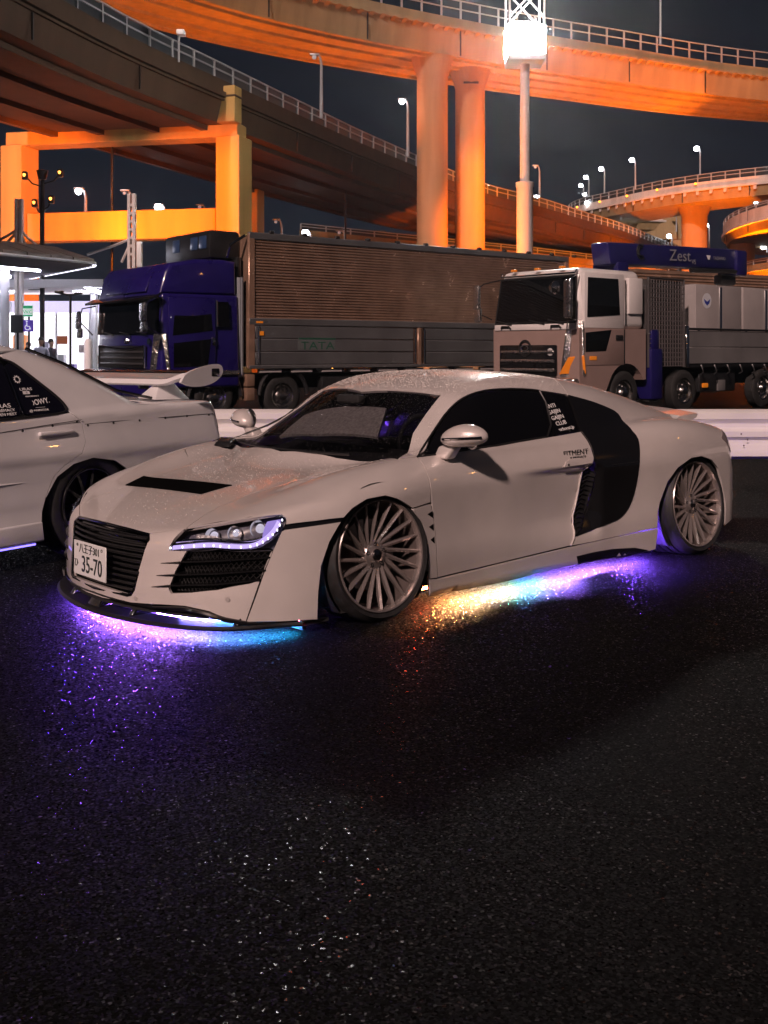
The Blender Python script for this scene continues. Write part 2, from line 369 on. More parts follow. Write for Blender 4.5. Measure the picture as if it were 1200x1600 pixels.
# ---------------- ground ----------------
def asphalt():
    m = bpy.data.materials.new('wet_asphalt'); m.use_nodes = True; n = m.node_tree.nodes; l = m.node_tree.links; p = n['Principled BSDF']
    t = n.new('ShaderNodeTexCoord'); ng = n.new('ShaderNodeNewGeometry')
    def vor(scale):
        v = n.new('ShaderNodeTexVoronoi'); v.inputs['Scale'].default_value = scale; l.new(t.outputs['Object'], v.inputs['Vector']); return v
    def ns(scale, det=5):
        v = n.new('ShaderNodeTexNoise'); v.inputs['Scale'].default_value = scale; v.inputs['Detail'].default_value = det; l.new(t.outputs['Object'], v.inputs['Vector']); return v
    v1 = vor(150); v2 = vor(420); big = ns(.55, 6); mid = ns(6, 5); fine = ns(210, 2)
    s1 = n.new('ShaderNodeVectorMath'); s1.operation = 'SUBTRACT'; s1.inputs[1].default_value = (.5, .5, .5); l.new(v1.outputs['Color'], s1.inputs[0])
    s2 = n.new('ShaderNodeVectorMath'); s2.operation = 'SUBTRACT'; s2.inputs[1].default_value = (.5, .5, .5); l.new(v2.outputs['Color'], s2.inputs[0])
    k1 = n.new('ShaderNodeVectorMath'); k1.operation = 'SCALE'; l.new(s1.outputs[0], k1.inputs[0])
    kr = n.new('ShaderNodeMapRange'); kr.inputs[1].default_value = .35; kr.inputs[2].default_value = .65; kr.inputs[3].default_value = .45; kr.inputs[4].default_value = .70; l.new(big.outputs[0], kr.inputs[0]); l.new(kr.outputs[0], k1.inputs['Scale'])
    k2 = n.new('ShaderNodeVectorMath'); k2.operation = 'SCALE'; k2.inputs['Scale'].default_value = .2; l.new(s2.outputs[0], k2.inputs[0])
    a1 = n.new('ShaderNodeVectorMath'); a1.operation = 'ADD'; l.new(k1.outputs[0], a1.inputs[0]); l.new(k2.outputs[0], a1.inputs[1])
    # stone height bump
    hp = n.new('ShaderNodeMath'); hp.operation = 'MULTIPLY_ADD'; hp.inputs[1].default_value = .5; l.new(fine.outputs[0], hp.inputs[0]); l.new(mid.outputs[0], hp.inputs[2])
    b = n.new('ShaderNodeBump'); b.inputs['Strength'].default_value = .7; b.inputs['Distance'].default_value = .0011; l.new(hp.outputs[0], b.inputs['Height'])
    a2 = n.new('ShaderNodeVectorMath'); a2.operation = 'ADD'; l.new(b.outputs[0], a2.inputs[0]); l.new(a1.outputs[0], a2.inputs[1])
    nv = n.new('ShaderNodeVectorMath'); nv.operation = 'NORMALIZE'; l.new(a2.outputs[0], nv.inputs[0]); l.new(nv.outputs[0], p.inputs['Normal'])
    sx = n.new('ShaderNodeSeparateColor'); l.new(v1.outputs['Color'], sx.inputs[0])
    r = n.new('ShaderNodeValToRGB'); e = r.color_ramp.elements; e[0].position = 0; e[0].color = (.004, .004, .0044, 1); e[1].position = 1; e[1].color = (.05, .047, .047, 1)
    q = e.new(.6); q.color = (.0075, .0073, .0075, 1); q = e.new(.93); q.color = (.014, .0135, .0135, 1)
    l.new(sx.outputs[1], r.inputs[0])
    mx = n.new('ShaderNodeMixRGB'); mx.blend_type = 'MULTIPLY'; mx.inputs[0].default_value = 1; l.new(r.outputs[0], mx.inputs[1])
    br = n.new('ShaderNodeMapRange'); br.inputs[1].default_value = .35; br.inputs[2].default_value = .68; br.inputs[3].default_value = .5; br.inputs[4].default_value = .85; l.new(big.outputs[0], br.inputs[0]); l.new(br.outputs[0], mx.inputs[2])
    l.new(mx.outputs[0], p.inputs['Base Color'])
    rr = n.new('ShaderNodeMapRange'); rr.inputs[1].default_value = .92; rr.inputs[2].default_value = .985; rr.inputs[3].default_value = .7; rr.inputs[4].default_value = .14; l.new(sx.outputs[0], rr.inputs[0]); l.new(rr.outputs[0], p.inputs['Roughness'])
    sl = n.new('ShaderNodeMapRange'); sl.inputs[1].default_value = .92; sl.inputs[2].default_value = .985; sl.inputs[3].default_value = .03; sl.inputs[4].default_value = .17; l.new(sx.outputs[0], sl.inputs[0]); l.new(sl.outputs[0], p.inputs['Specular IOR Level'])
    return m
GND = MB().add([(-160, -70, 0), (160, -70, 0), (160, 300, 0), (-160, 300, 0)], [(0, 1, 2, 3)]).build('ground', asphalt()); tag(GND, kind='structure')
# ---------------- guard rail ----------------
RAILM = mat('rail_white', (.74, .72, .72), .38, coat=.3, noise=(1.3, .10))
GRL = empty('guard_rail', (0, 9.25, 0), 0, 'white steel guard rail with a ribbed beam running behind the two cars', 'guard rail')
sec = [(0, .372), (.02, .372), (.065, .40), (.065, .455), (.03, .50), (.03, .535), (.075, .565), (.075, .61), (.03, .64), (.03, .675), (.065, .715), (.065, .765), (.02, .796), (0, .796)]
for k in range(-4, 5):
    x0, x1 = k*4-.02, k*4+4.0; v = []; f = []
    for x in (x0, x1):
        for d, z in sec: v.append((x, -d-(.003 if k % 2 else 0), z))
    n_ = len(sec); f = [(i, i+1, n_+i+1, n_+i) for i in range(n_-1)]+[(n_-1, 0, n_, 2*n_-1)]
    bm = MB().add(v, f, True).build('rail_beam', RAILM, GRL)
    for z in (.43, .59, .74):
        for dx in (.06, .14): MB().lathe([(0, -.084 if z == .59 else -.074), (.014, -.08 if z == .59 else -.07), (.014, -.04)], 'y', 8, (x0+dx, 0, z)).build('rail_bolt', CHROME, bm)
    for q in (.5, 2.5): MB().lathe([(.06, 0), (.06, .76)], 'z', 16, (x0+q+1, .09, 0)).build('rail_post', RAILM, GRL); MB().b(x0+q+.94, x0+q+1.06, .0, .05, .42, .75).build('rail_bracket', RAILM, GRL)
random.seed(3)
rust = mat('rust_chip', (.05, .018, .012), .8)
for px, py in ((372, 657), (375, 654), (1168, 687), (1158, 678), (1162, 696)):
    p = at(px, py, 9.175); MB().lathe([(0, 0), (.007, 0), (.005, -.002), (0, -.003)], 'y', 6, (p.x, -.079, p.z)).build('rust_spot', rust, GRL)
# ---------------- elevated roads ----------------
def conc(name, c, sc_=.35):
    m = mat(name, c, .75, noise=(sc_, .10), spec=.3); n = m.node_tree.nodes; l = m.node_tree.links; p = n['Principled BSDF']
    t = n.new('ShaderNodeTexCoord'); mp = n.new('ShaderNodeMapping'); mp.inputs['Scale'].default_value = (1.2, 1.2, .12); l.new(t.outputs['Object'], mp.inputs['Vector'])
    w = n.new('ShaderNodeTexNoise'); w.inputs['Scale'].default_value = 1.3; w.inputs['Detail'].default_value = 7; l.new(mp.outputs[0], w.inputs['Vector'])
    r = n.new('ShaderNodeValToRGB'); r.color_ramp.elements[0].position = .36; r.color_ramp.elements[0].color = (.55, .53, .5, 1); r.color_ramp.elements[1].position = .60; r.color_ramp.elements[1].color = (1, 1, 1, 1); l.new(w.outputs[0], r.inputs[0])
    mx = n.new('ShaderNodeMixRGB'); mx.blend_type = 'MULTIPLY'; mx.inputs[0].default_value = .4
    src = p.inputs['Base Color'].links[0].from_socket; l.new(src, mx.inputs[1]); l.new(r.outputs[0], mx.inputs[2]); l.new(mx.outputs[0], p.inputs['Base Color'])
    return m
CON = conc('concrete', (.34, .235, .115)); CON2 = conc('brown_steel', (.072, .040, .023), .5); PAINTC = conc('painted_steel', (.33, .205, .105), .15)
PALE = conc('pale_concrete', (.66, .58, .53)); RAILS = mat('fence_steel', (.45, .45, .46), .45, metal=.4); PANEL = mat('fence_panel', (.035, .04, .045), .35)
def curve(pts, step):                    # smooth path resampled at equal steps
    P = [np.array(p, float) for p in pts]; out = []
    Q = [2*P[0]-P[1]]+P+[2*P[-1]-P[-2]]
    for i in range(1, len(Q)-2):
        for t in np.linspace(0, 1, 24, endpoint=False):
            a, b, c, d = Q[i-1:i+3]; out.append(.5*(2*b+(c-a)*t+(2*a-5*b+4*c-d)*t*t+(3*b-a-3*c+d)*t**3))
    out.append(P[-1]); out = np.array(out); s = np.r_[0, np.cumsum(np.linalg.norm(np.diff(out, axis=0), axis=1))]
    q = np.arange(0, s[-1], step); return [Vector([np.interp(x, s, out[:, k]) for k in range(3)]) for x in q]
def along_parts(name, me_fn, path, m, parent, limit=300, twist=0):
    me = None
    for i, p in enumerate(path[:limit]):
        a = path[max(i-1, 0)]; b = path[min(i+1, len(path)-1)]; t = b-a; ang = math.atan2(t.y, t.x)
        if me is None: me = me_fn().mesh(name); me.materials.append(m)
        link(name, me, None, parent, p, (0, 0, ang+twist))
def elevated(name, near, w, zd, hg, label, mg, mf, hp=.9, hf=1.2, sp=1.25, brk=0, posts=True, left=True, step=2.0, panels=True, hang=0):
    """near = soffit edge nearest the camera; deck lies to the left (left=True) or right of it; hg girder depth"""
    B = empty(name, near[0], 0, label, 'elevated road'); B.location = (0, 0, 0); s = 1 if left else -1
    P = curve(near, step)
    MB().sweep(P, [(s*.25, 0), (s*(w-.25), 0), (s*w, hg), (0, hg)][::s]).build('deck_girder', mg, B)
    for a in (0, w):                      # parapets
        MB().sweep(P, [(s*(a-.18 if a == 0 else a+.18), hg+.02), (s*(a-.18 if a == 0 else a+.18), hg+.22), (s*(a-.05 if a == 0 else a+.05), hg+.24), (s*(a-.05 if a == 0 else a+.05), hg+.22+hp), (s*(a+.18 if a == 0 else a-.18), hg+.22+hp), (s*(a+.18 if a == 0 else a-.18), hg+.02)]).build('parapet', mf, B)
    if hang:
        for a in (.12*w, .36*w, .64*w, .88*w): MB().sweep(P, [(s*(a-.14), -hang), (s*(a+.14), -hang), (s*(a+.14), .02), (s*(a-.14), .02)]).build('soffit_beam', mg, B)
    if posts:
        Q = curve(near, sp)
        off = [q+Vector((0, 0, hg+.22+hp)) for q in Q]
        along_parts('fence_post', lambda: MB().b(-.045, .045, -.045, .045, 0, hf), off, RAILS, B)
        for h in (hf*.97, hf*.5): MB().sweep(P, [(-.03, hg+.22+hp+h), (.03, hg+.22+hp+h), (.03, hg+.28+hp+h), (-.03, hg+.28+hp+h)]).build('fence_rail', RAILS, B)
        if panels: MB().sweep(P, [(s*.02, hg+.22+hp), (s*.03, hg+.22+hp), (s*.03, hg+.22+hp+hf*.95), (s*.02, hg+.22+hp+hf*.95)]).build('fence_panel', PANEL, B)
    J = curve(near, 6.3)
    along_parts('expansion_joint', lambda: MB().b(-.035, .035, -.012, .03, .02, hg+.2+hp), J, SATIN, B)
    if brk:
        Q = curve(near, brk); along_parts('bracket', lambda: MB().hexa([(-.13, -.02, -.10), (.13, -.02, -.10), (.13, .1, -.30), (-.13, .1, -.30), (-.13, -.30, .05), (.13, -.30, .05), (.13, .1, .05), (-.13, .1, .05)]), [q+Vector((0, 0, hg-.02)) for q in Q], mf, B)
    return B, P
# upper ramp across the top of the picture
UP = [(-22, 36, 18.3), (-14, 46, 18.3), (-8.6, 52.5, 18.3), (-4.95, 56.1, 18.3), (0, 59.8, 18.3), (7.6, 64.5, 18.3), (13.9, 67.8, 18.3), (25.9, 73.4, 18.3), (48, 80, 18.3)]
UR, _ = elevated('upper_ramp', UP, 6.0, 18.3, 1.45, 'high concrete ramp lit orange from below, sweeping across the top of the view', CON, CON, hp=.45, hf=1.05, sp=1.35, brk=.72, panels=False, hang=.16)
far = [(x-.62*6.1, y+.78*6.1, z) for x, y, z in UP]
Q = curve(far, 1.35); along_parts('fence_post', lambda: MB().b(-.05, .05, -.05, .05, 0, 1.05), [q+Vector((0, 0, 2.12)) for q in Q], RAILS, UR)
for px, Yc in ((734.5, 66), (675.5, 63.2)):
    c = at(px, 0, Yc); r = .90
    MB().lathe([(r+.02, 0), (r, .1), (r, 17.2), (r+.35, 18.32)], 'z', 40, (c.x, c.y, 0)).build('round_pillar', PAINTC, UR)
MB().b(-.45, .45, -.05, .05, 0, .12).build('pillar_plate', SATIN, UR, loc=(at(734, 0, 66).x, 65.08, at(0, 130, 65).z))
# lower left viaduct with square piers
LV = [(-13.5, 20, 10.5), (-10.9, 30.3, 10.5), (-8.9, 37.3, 10.5), (-6.4, 43.8, 10.5), (-3.07, 52.2, 10.5), (0, 59.6, 10.5), (6.7, 73.9, 10.45), (11.4, 80.5, 10.4), (15.8, 88, 10.4), (21.8, 98, 10.4), (31, 116, 10.4), (45, 140, 10.4)]
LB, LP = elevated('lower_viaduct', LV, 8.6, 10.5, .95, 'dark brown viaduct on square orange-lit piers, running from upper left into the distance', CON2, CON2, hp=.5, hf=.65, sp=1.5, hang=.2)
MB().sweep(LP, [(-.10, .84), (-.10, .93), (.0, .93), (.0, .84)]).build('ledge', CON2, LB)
PIER = conc('pier_sodium_tint', (.42, .26, .085), .2)  # orange of the sodium light is put into the pier colour
th = math.atan2(43.8-37.3, 2.5)+.05
def oriented(c, sx, sy, z0, z1, name, m, parent, bev=.04):
    return MB().rbox(-sx/2, sx/2, -sy/2, sy/2, z0, z1, bev, 1).build(name, m, parent, (c[0], c[1], 0), (0, 0, th))
cR = Vector((-6.15, 44.6, 0)); cL = Vector((-15.6, 46.6, 0))
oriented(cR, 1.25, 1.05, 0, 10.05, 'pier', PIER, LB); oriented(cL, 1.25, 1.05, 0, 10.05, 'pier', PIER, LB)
dv = (cL-cR); ang = math.atan2(dv.y, dv.x); L_ = dv.length
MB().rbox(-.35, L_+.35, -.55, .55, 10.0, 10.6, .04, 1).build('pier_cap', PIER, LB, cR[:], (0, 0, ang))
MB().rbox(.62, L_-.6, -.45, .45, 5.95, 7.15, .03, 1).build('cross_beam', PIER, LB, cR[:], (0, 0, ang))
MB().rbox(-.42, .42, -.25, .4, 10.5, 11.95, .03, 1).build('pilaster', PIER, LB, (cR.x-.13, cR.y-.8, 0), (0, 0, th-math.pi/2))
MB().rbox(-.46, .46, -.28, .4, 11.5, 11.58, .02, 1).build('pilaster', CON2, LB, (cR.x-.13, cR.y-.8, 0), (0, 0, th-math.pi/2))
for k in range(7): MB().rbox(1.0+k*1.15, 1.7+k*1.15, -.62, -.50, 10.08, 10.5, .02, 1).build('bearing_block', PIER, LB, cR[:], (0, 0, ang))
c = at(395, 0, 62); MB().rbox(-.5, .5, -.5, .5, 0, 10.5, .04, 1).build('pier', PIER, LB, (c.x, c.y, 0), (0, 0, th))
# low orange connector below the viaduct's far end
CN = [tuple(at(470, 360, 75)), tuple(at(640, 380, 80)), tuple(at(850, 372, 88)), tuple(at(985, 395, 96)), tuple(at(1120, 412, 110))]
CN = [(p[0], p[1], 8.4-.25*i) for i, p in enumerate(CN)]
CB_, _ = elevated('connector_ramp', CN, 6.5, 9, .8, 'low connector road glowing orange behind the lamp post, under the brown viaduct', CON, CON, hp=.3, hf=.4, sp=2.0)
for px, Yc in ((565, 80), (795, 88), (880, 92)):
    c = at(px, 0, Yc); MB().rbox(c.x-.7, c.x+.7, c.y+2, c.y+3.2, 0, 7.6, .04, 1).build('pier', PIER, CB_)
# right hand loops
RA = [(52, 78, 14.4), (40, 86, 14.4), (31.8, 90.5, 14.4), (25.8, 96.5, 14.4), (21.8, 104.5, 14.4), (19.6, 110, 14.4), (19.7, 116, 14.4), (23, 121, 14.4), (30, 124, 14.4)]
RB, _ = elevated('curved_ramp', RA, 6.5, 14.4, .85, 'pale curved ramp with small orange delineator lights along its parapet, at right', CON, PALE, hp=.55, hf=.65, sp=1.3, left=False, brk=1.3)
c = at(1085, 0, 99); MB().lathe([(1.15, 0), (1.15, 13.6), (1.5, 14.42)], 'z', 32, (c.x, c.y, 0)).build('round_pillar', PAINTC, RB)
Q = curve(RA, 4.3)
dl = emat('delineator', (1, .30, .02), 5)
for q in Q[7:20]: MB().lathe([(0, -.02), (.11, 0), (.10, .05), (0, .06)], 'y', 10, (q.x-.1, q.y-.25, q.z+1.5)).build('delineator_light', dl, RB)
RC = [(34, 58, 9.4), (28.5, 64, 9.4), (25.2, 70.5, 9.4), (24.9, 78, 9.4), (27.0, 86, 9.4), (31, 91, 9.4), (38, 94, 9.4)]
RD, _ = elevated('spiral_ramp', RC, 6.0, 9.4, .5, 'tight spiral ramp with a bright orange underside at the right edge', CON, PALE, hp=.75, hf=.3, sp=1.6, left=False, brk=0)
RC2 = [(x+1.2, y+3.5, 6.2) for x, y, z in RC]
RE, _ = elevated('spiral_ramp', RC2, 5.0, 6.2, .7, 'lower turn of the spiral ramp, glowing orange beneath the pale upper turn', CON, CON, hp=.3, hf=.3, sp=2, left=False)
c = at(1160, 0, 82); MB().lathe([(.9, 0), (.9, 9.4)], 'z', 28, (c.x, c.y, 0)).build('round_pillar', PAINTC, RD)
PT = empty('portal_frame', (0, 0, 0), 0, 'pale concrete portal frame beneath the curved ramp at right', 'bridge pier')
a = at(985, 0, 118); b_ = at(1070, 0, 118)
MB().rbox(a.x-5, b_.x+2, 117, 118.5, 14.0-.6, 16.4-.2, .04, 1).build('cross_beam', CON, PT); MB().rbox(b_.x-1.8, b_.x+.8, 117.1, 118.4, 0, 13.4, .04, 1).build('pier', CON, PT)
# ---------------- lamps along the elevated roads ----------------
POLE = mat('pole_steel', (.35, .36, .38), .4, metal=.5)
LAMPW = emat('lamp_white', (.92, .95, 1.0), 30)
LAMPD = mat('lamp_glass_dim', (.4, .42, .45), .3, emit=(.8, .85, 1), es=.15)  # glass of unlit and dim lamps, given a faint emission
def lamp(px, py, pyb, Y, lit, label, r=.16, arm=1, w=.08):
    top = at(px, py, Y); zb = at(px, pyb, Y).z
    o = empty('street_lamp', (top.x, Y, zb), 0, label, 'street lamp', 'lamp posts along the elevated roads'); h = top.z-zb
    MB().tube([(arm*.34, 0, 0), (arm*.34, 0, h-.35), (arm*.28, 0, h-.05), (arm*.14, 0, h+.05), (0, 0, h+.05)], [w*1.2, w*.8, w*.7, w*.6, w*.5], 8).build('lamp_pole', POLE, o)
    MB().rbox(-.22, .26, -.13, .13, h+.02, h+.12, .04).build('lamp_head', POLE, o)
    MB().lathe([(0, -r), (r*.7, -r*.7), (r, 0), (r*.7, r*.6), (0, r*.75)], 'z', 14, (0, -.05, h-.06)).build('lamp_bulb', LAMPW if lit else LAMPD, o)
    return o
for a in [(628, 157, 245, 62, 1, 'lit street lamp on the brown viaduct, just left of the darker round pillar', .17),
          (491, 88, 185, 52, 0, 'unlit lamp post on the brown viaduct below the upper ramp, left of centre', .12),
          (123, 297, 332, 52, 1, 'bright lamp above the orange cross beam, nearest to the left pier', .17),
          (195, 300, 332, 54, 0, 'thin unlit lamp post above the orange cross beam, beside the right mast', .1),
          (248, 322, 334, 56, 1, 'short bright lamp peeping over the orange cross beam, left of the right pier', .22),
          (312, 322, 334, 66, 0, 'smallest dim lamp over the orange beam, next to the right pier', .12),
          (431, 345, 380, 64, 0, 'dim lamp post over the cab end of the corrugated box truck', .1),
          (477, 362, 385, 64, 1, 'bright low lamp peeping over the roof of the corrugated box truck', .22),
          (530, 362, 380, 64, 0, 'second dim lamp over the box truck roof, right of the bright one', .1),
          (760, 292, 325, 76, 1, 'bright lamp on the viaduct, right beside the lit round pillar', .26),
          (836, 260, 312, 84, 0, 'tall dim lamp post right of the white floodlight mast', .12),
          (838, 308, 330, 82, 1, 'bright lamp just right of the floodlight mast, lower of the two there', .26),
          (845, 317, 335, 88, 1, 'lamp right of the floodlight mast, farthest along the brown viaduct', .22),
          (915, 276, 330, 112, 1, 'uppermost lamp in the cluster at the left end of the curved ramp', .24),
          (907, 289, 340, 114, 1, 'leftmost lamp in the cluster at the bend of the curved ramp', .22),
          (913, 303, 330, 118, 1, 'low lamp between the clustered lamps at the bend of the curved ramp', .22),
          (917, 316, 330, 108, 1, 'lowest lamp of the cluster, against the parapet of the bend', .24),
          (939, 263, 306, 106, 1, 'lamp on the curved ramp, first right of the cluster at its bend', .24),
          (987, 249, 296, 101, 1, 'lamp on the curved ramp, left of its round pillar', .24),
          (1088, 231, 276, 96, 1, 'tall lamp on the curved ramp, straight above its round pillar', .26),
          (975, 344, 358, 120, 1, 'orange-tinged lamp under the curved ramp, left of the pale portal', .22),
          (989, 342, 362, 118, 1, 'white lamp beneath the curved ramp, left of the portal frame', .2),
          (978, 369, 380, 110, 1, 'lamp close above the crane boom, left part of the gap', .26),
          (1045, 368, 385, 112, 1, 'lamp close above the crane boom, beside the portal frame', .26),
          (1052, 337, 362, 116, 0, 'faint lamp under the curved ramp, left of its pillar', .12),
          (1103, 351, 395, 108, 1, 'lamp right of the round pillar, above the end of the crane boom', .24),
          (1181, 317, 335, 80, 1, 'lamp at the top of the spiral ramp near the right edge', .16),
          (1192, 385, 395, 84, 1, 'orange-white lamp inside the loop of the spiral ramp', .2),
          (1024, -30, 70, 73, 0, 'tall unlit lamp post on the upper ramp, right of the floodlight mast', .14)]:
    lamp(*a)
o = empty('road_camera', tuple(at(283, 52, 38)), 0, 'small white camera box on a bracket above the brown viaduct parapet, top left', 'camera')
MB().rbox(-.14, .14, -.2, .2, -.08, .10, .03).build('camera_box', WHITE, o); MB().tube([(-.08, 0, -1.0), (-.08, 0, .1)], .04, 6).build('camera_pole', POLE, o)
# ---------------- floodlight mast ----------------
FM = empty('floodlight_mast', (at(820, 0, 33).x, 33, 0), 0, 'tall white lamp mast with a dazzling floodlight cabinet under a lattice top', 'floodlight')
MW = mat('mast_white', (.55, .52, .50), .45, noise=(1, .12))
MB().lathe([(.25, 0), (.25, 6.25), (.28, 6.3), (.28, 6.42), (.15, 6.45)], 'z', 28).build('mast_sleeve', MW, FM)
MB().lathe([(.15, 6.4), (.145, 10.0)], 'z', 24).build('mast_pole', MW, FM)
MB().rbox(-.56, .56, -.56, .56, 10.0, 10.18, .03, 1).build('cabinet_base', MW, FM)
FL = emat('flood_white', (1, .97, .93), 330)
for a in range(4):
    q = Matrix.Rotation(a*math.pi/2+.25, 3, 'Z')
    for x in (-.25, .25): MB().box(q @ Vector((x, -.45, 10.68)), (.40, .10, .82), q).build('flood_panel', FL, FM)
MB().b(-.38, .38, -.38, .38, 10.2, 11.2).build('cabinet_core', MW, FM)
for x in (-.52, .52):
    for y in (-.52, .52): MB().tube([(x, y, 10.15), (x, y, 13.6)], .035, 6).build('lattice_post', MW, FM)
for y in (-.52, .52):
    for z in (11.3, 12.4): MB().tube([(-.52, y, z), (.52, y, z+1.1)], .03, 5).build('lattice_brace', MW, FM); MB().tube([(.52, y, z), (-.52, y, z+1.1)], .03, 5).build('lattice_brace', MW, FM)
# ---------------- sodium lamps ----------------
SOD = emat('sodium_glow', (1, .36, .06), 5); SODC = (1, .195, .001)
def spot(par, loc, tgt, power, ang, blend=.6, c=SODC, rad=.3):
    ld = bpy.data.lights.new('sodium_beam', 'SPOT'); ld.energy = power; ld.spot_size = R(ang); ld.spot_blend = blend; ld.color = c; ld.shadow_soft_size = rad
    lo = bpy.data.objects.new('sodium_beam', ld); col.objects.link(lo); lo.parent = par; lo.location = Vector(loc)-par.location; d = Vector(tgt)-Vector(loc); lo.rotation_euler = d.to_track_quat('-Z', 'Y').to_euler(); return lo
def flood(loc, tgt, power, ang, label):  # unseen floodlights added to wash the ramps and pillars in orange
    o = empty('added_floodlight', (loc[0], loc[1], 0), 0, label, 'floodlight', 'added orange floodlights under the ramps')
    MB().tube([(0, 0, 0), (0, 0, loc[2])], .06, 8).build('flood_post', SATIN, o)
    d = (Vector(tgt)-Vector(loc)).normalized(); q = d.to_track_quat('Z', 'Y').to_matrix()
    MB().box(Vector((0, 0, loc[2]))-d*.16, (.6, .45, .22), q).build('flood_case', SATIN, o); MB().box(Vector((0, 0, loc[2]))-d*.02, (.52, .37, .03), q).build('flood_glass', SOD, o)
    spot(o, Vector(loc)+d*.1, tgt, power, ang)
SP = empty('sodium_lamp_post', (at(66, 0, 37).x, 37, 0), 0, 'dark post with four small orange lamps in front of the left orange pier', 'lamp post')
MB().tube([(0, 0, 0), (0, 0, 6.2), (.02, 0, 7.4)], [.09, .08, .06], 8).build('lamp_pole', SATIN, SP); MB().lathe([(0, 7.1), (.13, 7.15), (.2, 7.45), (0, 7.5)], 'z', 12).build('lamp_hood', SATIN, SP)
for px, py in ((40, 275), (95, 271), (81, 312), (55, 318)):
    p = at(px, py, 36.9)-SP.location; MB().tube([(0, 0, p.z-.35), (p.x*.6, -.05, p.z-.25), (p.x, -.1, p.z)], .025, 6).build('lamp_arm', SATIN, SP); MB().rbox(p.x-.09, p.x+.09, -.25, -.05, p.z-.14, p.z+.14, .04).build('lamp_head', SATIN, SP)
    MB().lathe([(0, -.03), (.04, 0), (.055, .06), (0, .09)], 'z', 12, (p.x, -.26, p.z-.02)).build('lamp_bulb', SOD, SP)
FP = SP.location
spot(SP, (-11.4, 37.7, 7.0), (-15.6, 46, 5.6), 17000, 85, c=(1, .165, .001)); spot(SP, (-11.0, 37.7, 7.0), (-7.2, 44.5, 5.2), 17000, 85, c=(1, .165, .001))
flood((-7.5, 55.0, 11.7), (-7, 57, 18), 2700, 155, 'added orange floodlight on the brown viaduct deck, nearest one under the upper ramp')
flood((-2.2, 62.0, 11.7), (-2, 63, 18), 2700, 155, 'added orange floodlight on the brown viaduct deck, left of the round pillars')
flood((-12, 48.0, 11.7), (-13, 50, 18), 2700, 155, 'added orange floodlight on the brown viaduct deck, above the square piers')
flood((8.5, 50, .8), (5.4, 66, 9.5), 70000, 27, 'added orange floodlight behind the box truck, aimed at the two round pillars')
flood((14, 60, .8), (13, 69, 18), 52000, 95, 'added orange floodlight behind the crane truck, aimed up at the upper ramp')
flood((30, 66, .8), (27, 74, 18), 36000, 95, 'added orange floodlight at right, aimed up at the right end of the upper ramp')
flood((25.5, 88, .8), (27, 99, 14), 32000, 100, 'added orange floodlight under the curved ramp')
flood((27.5, 72, .8), (28, 80, 9), 50000, 120, 'added orange floodlight inside the spiral ramp loop')
flood((-1.5, 30.5, .8), (4.3, 33, 4.5), 9000, 60, 'small added orange floodlight behind the box truck, aimed at the foot of the white mast')
flood((8.0, 76, .8), (9, 86, 8), 12000, 110, 'added orange floodlight below the connector road')
flood((-16, 40, .8), (-13, 44, 10), 1500, 110, 'small added orange floodlight beside the left pier')
# assumed lamps, added unseen behind the viewer for glints on chrome, paint and asphalt
LW = ('near left', 'near the middle', 'near right', 'right of the middle', 'far left', 'far right', 'farthest back on the left', 'farthest back on the right', 'close on the left', 'close on the right')
for k, (x, y, h, w_) in enumerate(((-14, -9, 9, 1), (-5, -16, 10, 0), (5, -12, 9, 1), (14, -18, 10, 0), (-22, -20, 10, 0), (22, -6, 9, 1), (-9, -30, 11, 1), (9, -32, 11, 0), (-18, 2, 8, 0), (24, 8, 8, 0))):
    o = empty('added_park_lamp', (x, y, 0), 0, ('white' if w_ else 'orange')+' assumed car park lamp, added on a slim post behind the viewer, '+LW[k], 'street lamp', 'assumed car park lamps added for glints')
    MB().tube([(0, 0, 0), (0, 0, h)], [.09, .06], 8).build('lamp_pole', POLE, o); MB().rbox(-.3, .3, -.2, .2, h, h+.12, .04).build('lamp_head', POLE, o)
    MB().rbox(-.26, .26, -.16, .16, h-.10, h-.005, .03).build('lamp_bulb', emat('added_lamp_white', (1, .95, .9), 65) if w_ else emat('added_lamp_orange', (1, .42, .10), 60), o)
# ---------------- service building, canopies, masts, signs ----------------
ST = empty('service_building', (-14, 40, 0), 0, 'brightly lit white service building with glass front, at left edge', 'building')
SW_ = mat('store_white', (.75, .74, .78), .5); LIT = emat('lit_interior', (1, .97, 1.0), 2.2); LITV = emat('lit_violet', (.74, .66, 1.0), 1.15)
MB().b(-14, 4.4, 3.0, 9, 0, 3.1).build('wall', SW_, ST)
MB().b(-14, 4.4, -.1, .0, 2.72, 3.15).build('sign_band', LITV, ST)
for k in range(14): MB().b(-14+k*1.31, -12.75+k*1.31, -.13, -.1, 2.74, 3.13).build('fascia_panel', LITV if k % 5 else SW_, ST)
for k in range(15):
    x = -13.9+k*1.22; F_ = MB().b(x-.03, x+.03, -.06, .04, 0, 2.72).build('window_frame', SW_, ST); MB().b(x+.04, x+1.18, .005, .015, .08, 2.66).build('window_pane', mat('shop_glass', (.9, .9, .95), .02, trans=1, ior=1.05), F_)
MB().b(-14, 4.4, 2.9, 3.0, .0, 3.0).build('lit_back_wall', LIT, ST); MB().b(-14, 4.4, .05, 2.9, 2.66, 2.70).build('lit_ceiling', LIT, ST); MB().b(-14, 4.4, .05, 2.9, .0, .03).build('shop_floor', SW_, ST)
random.seed(11)
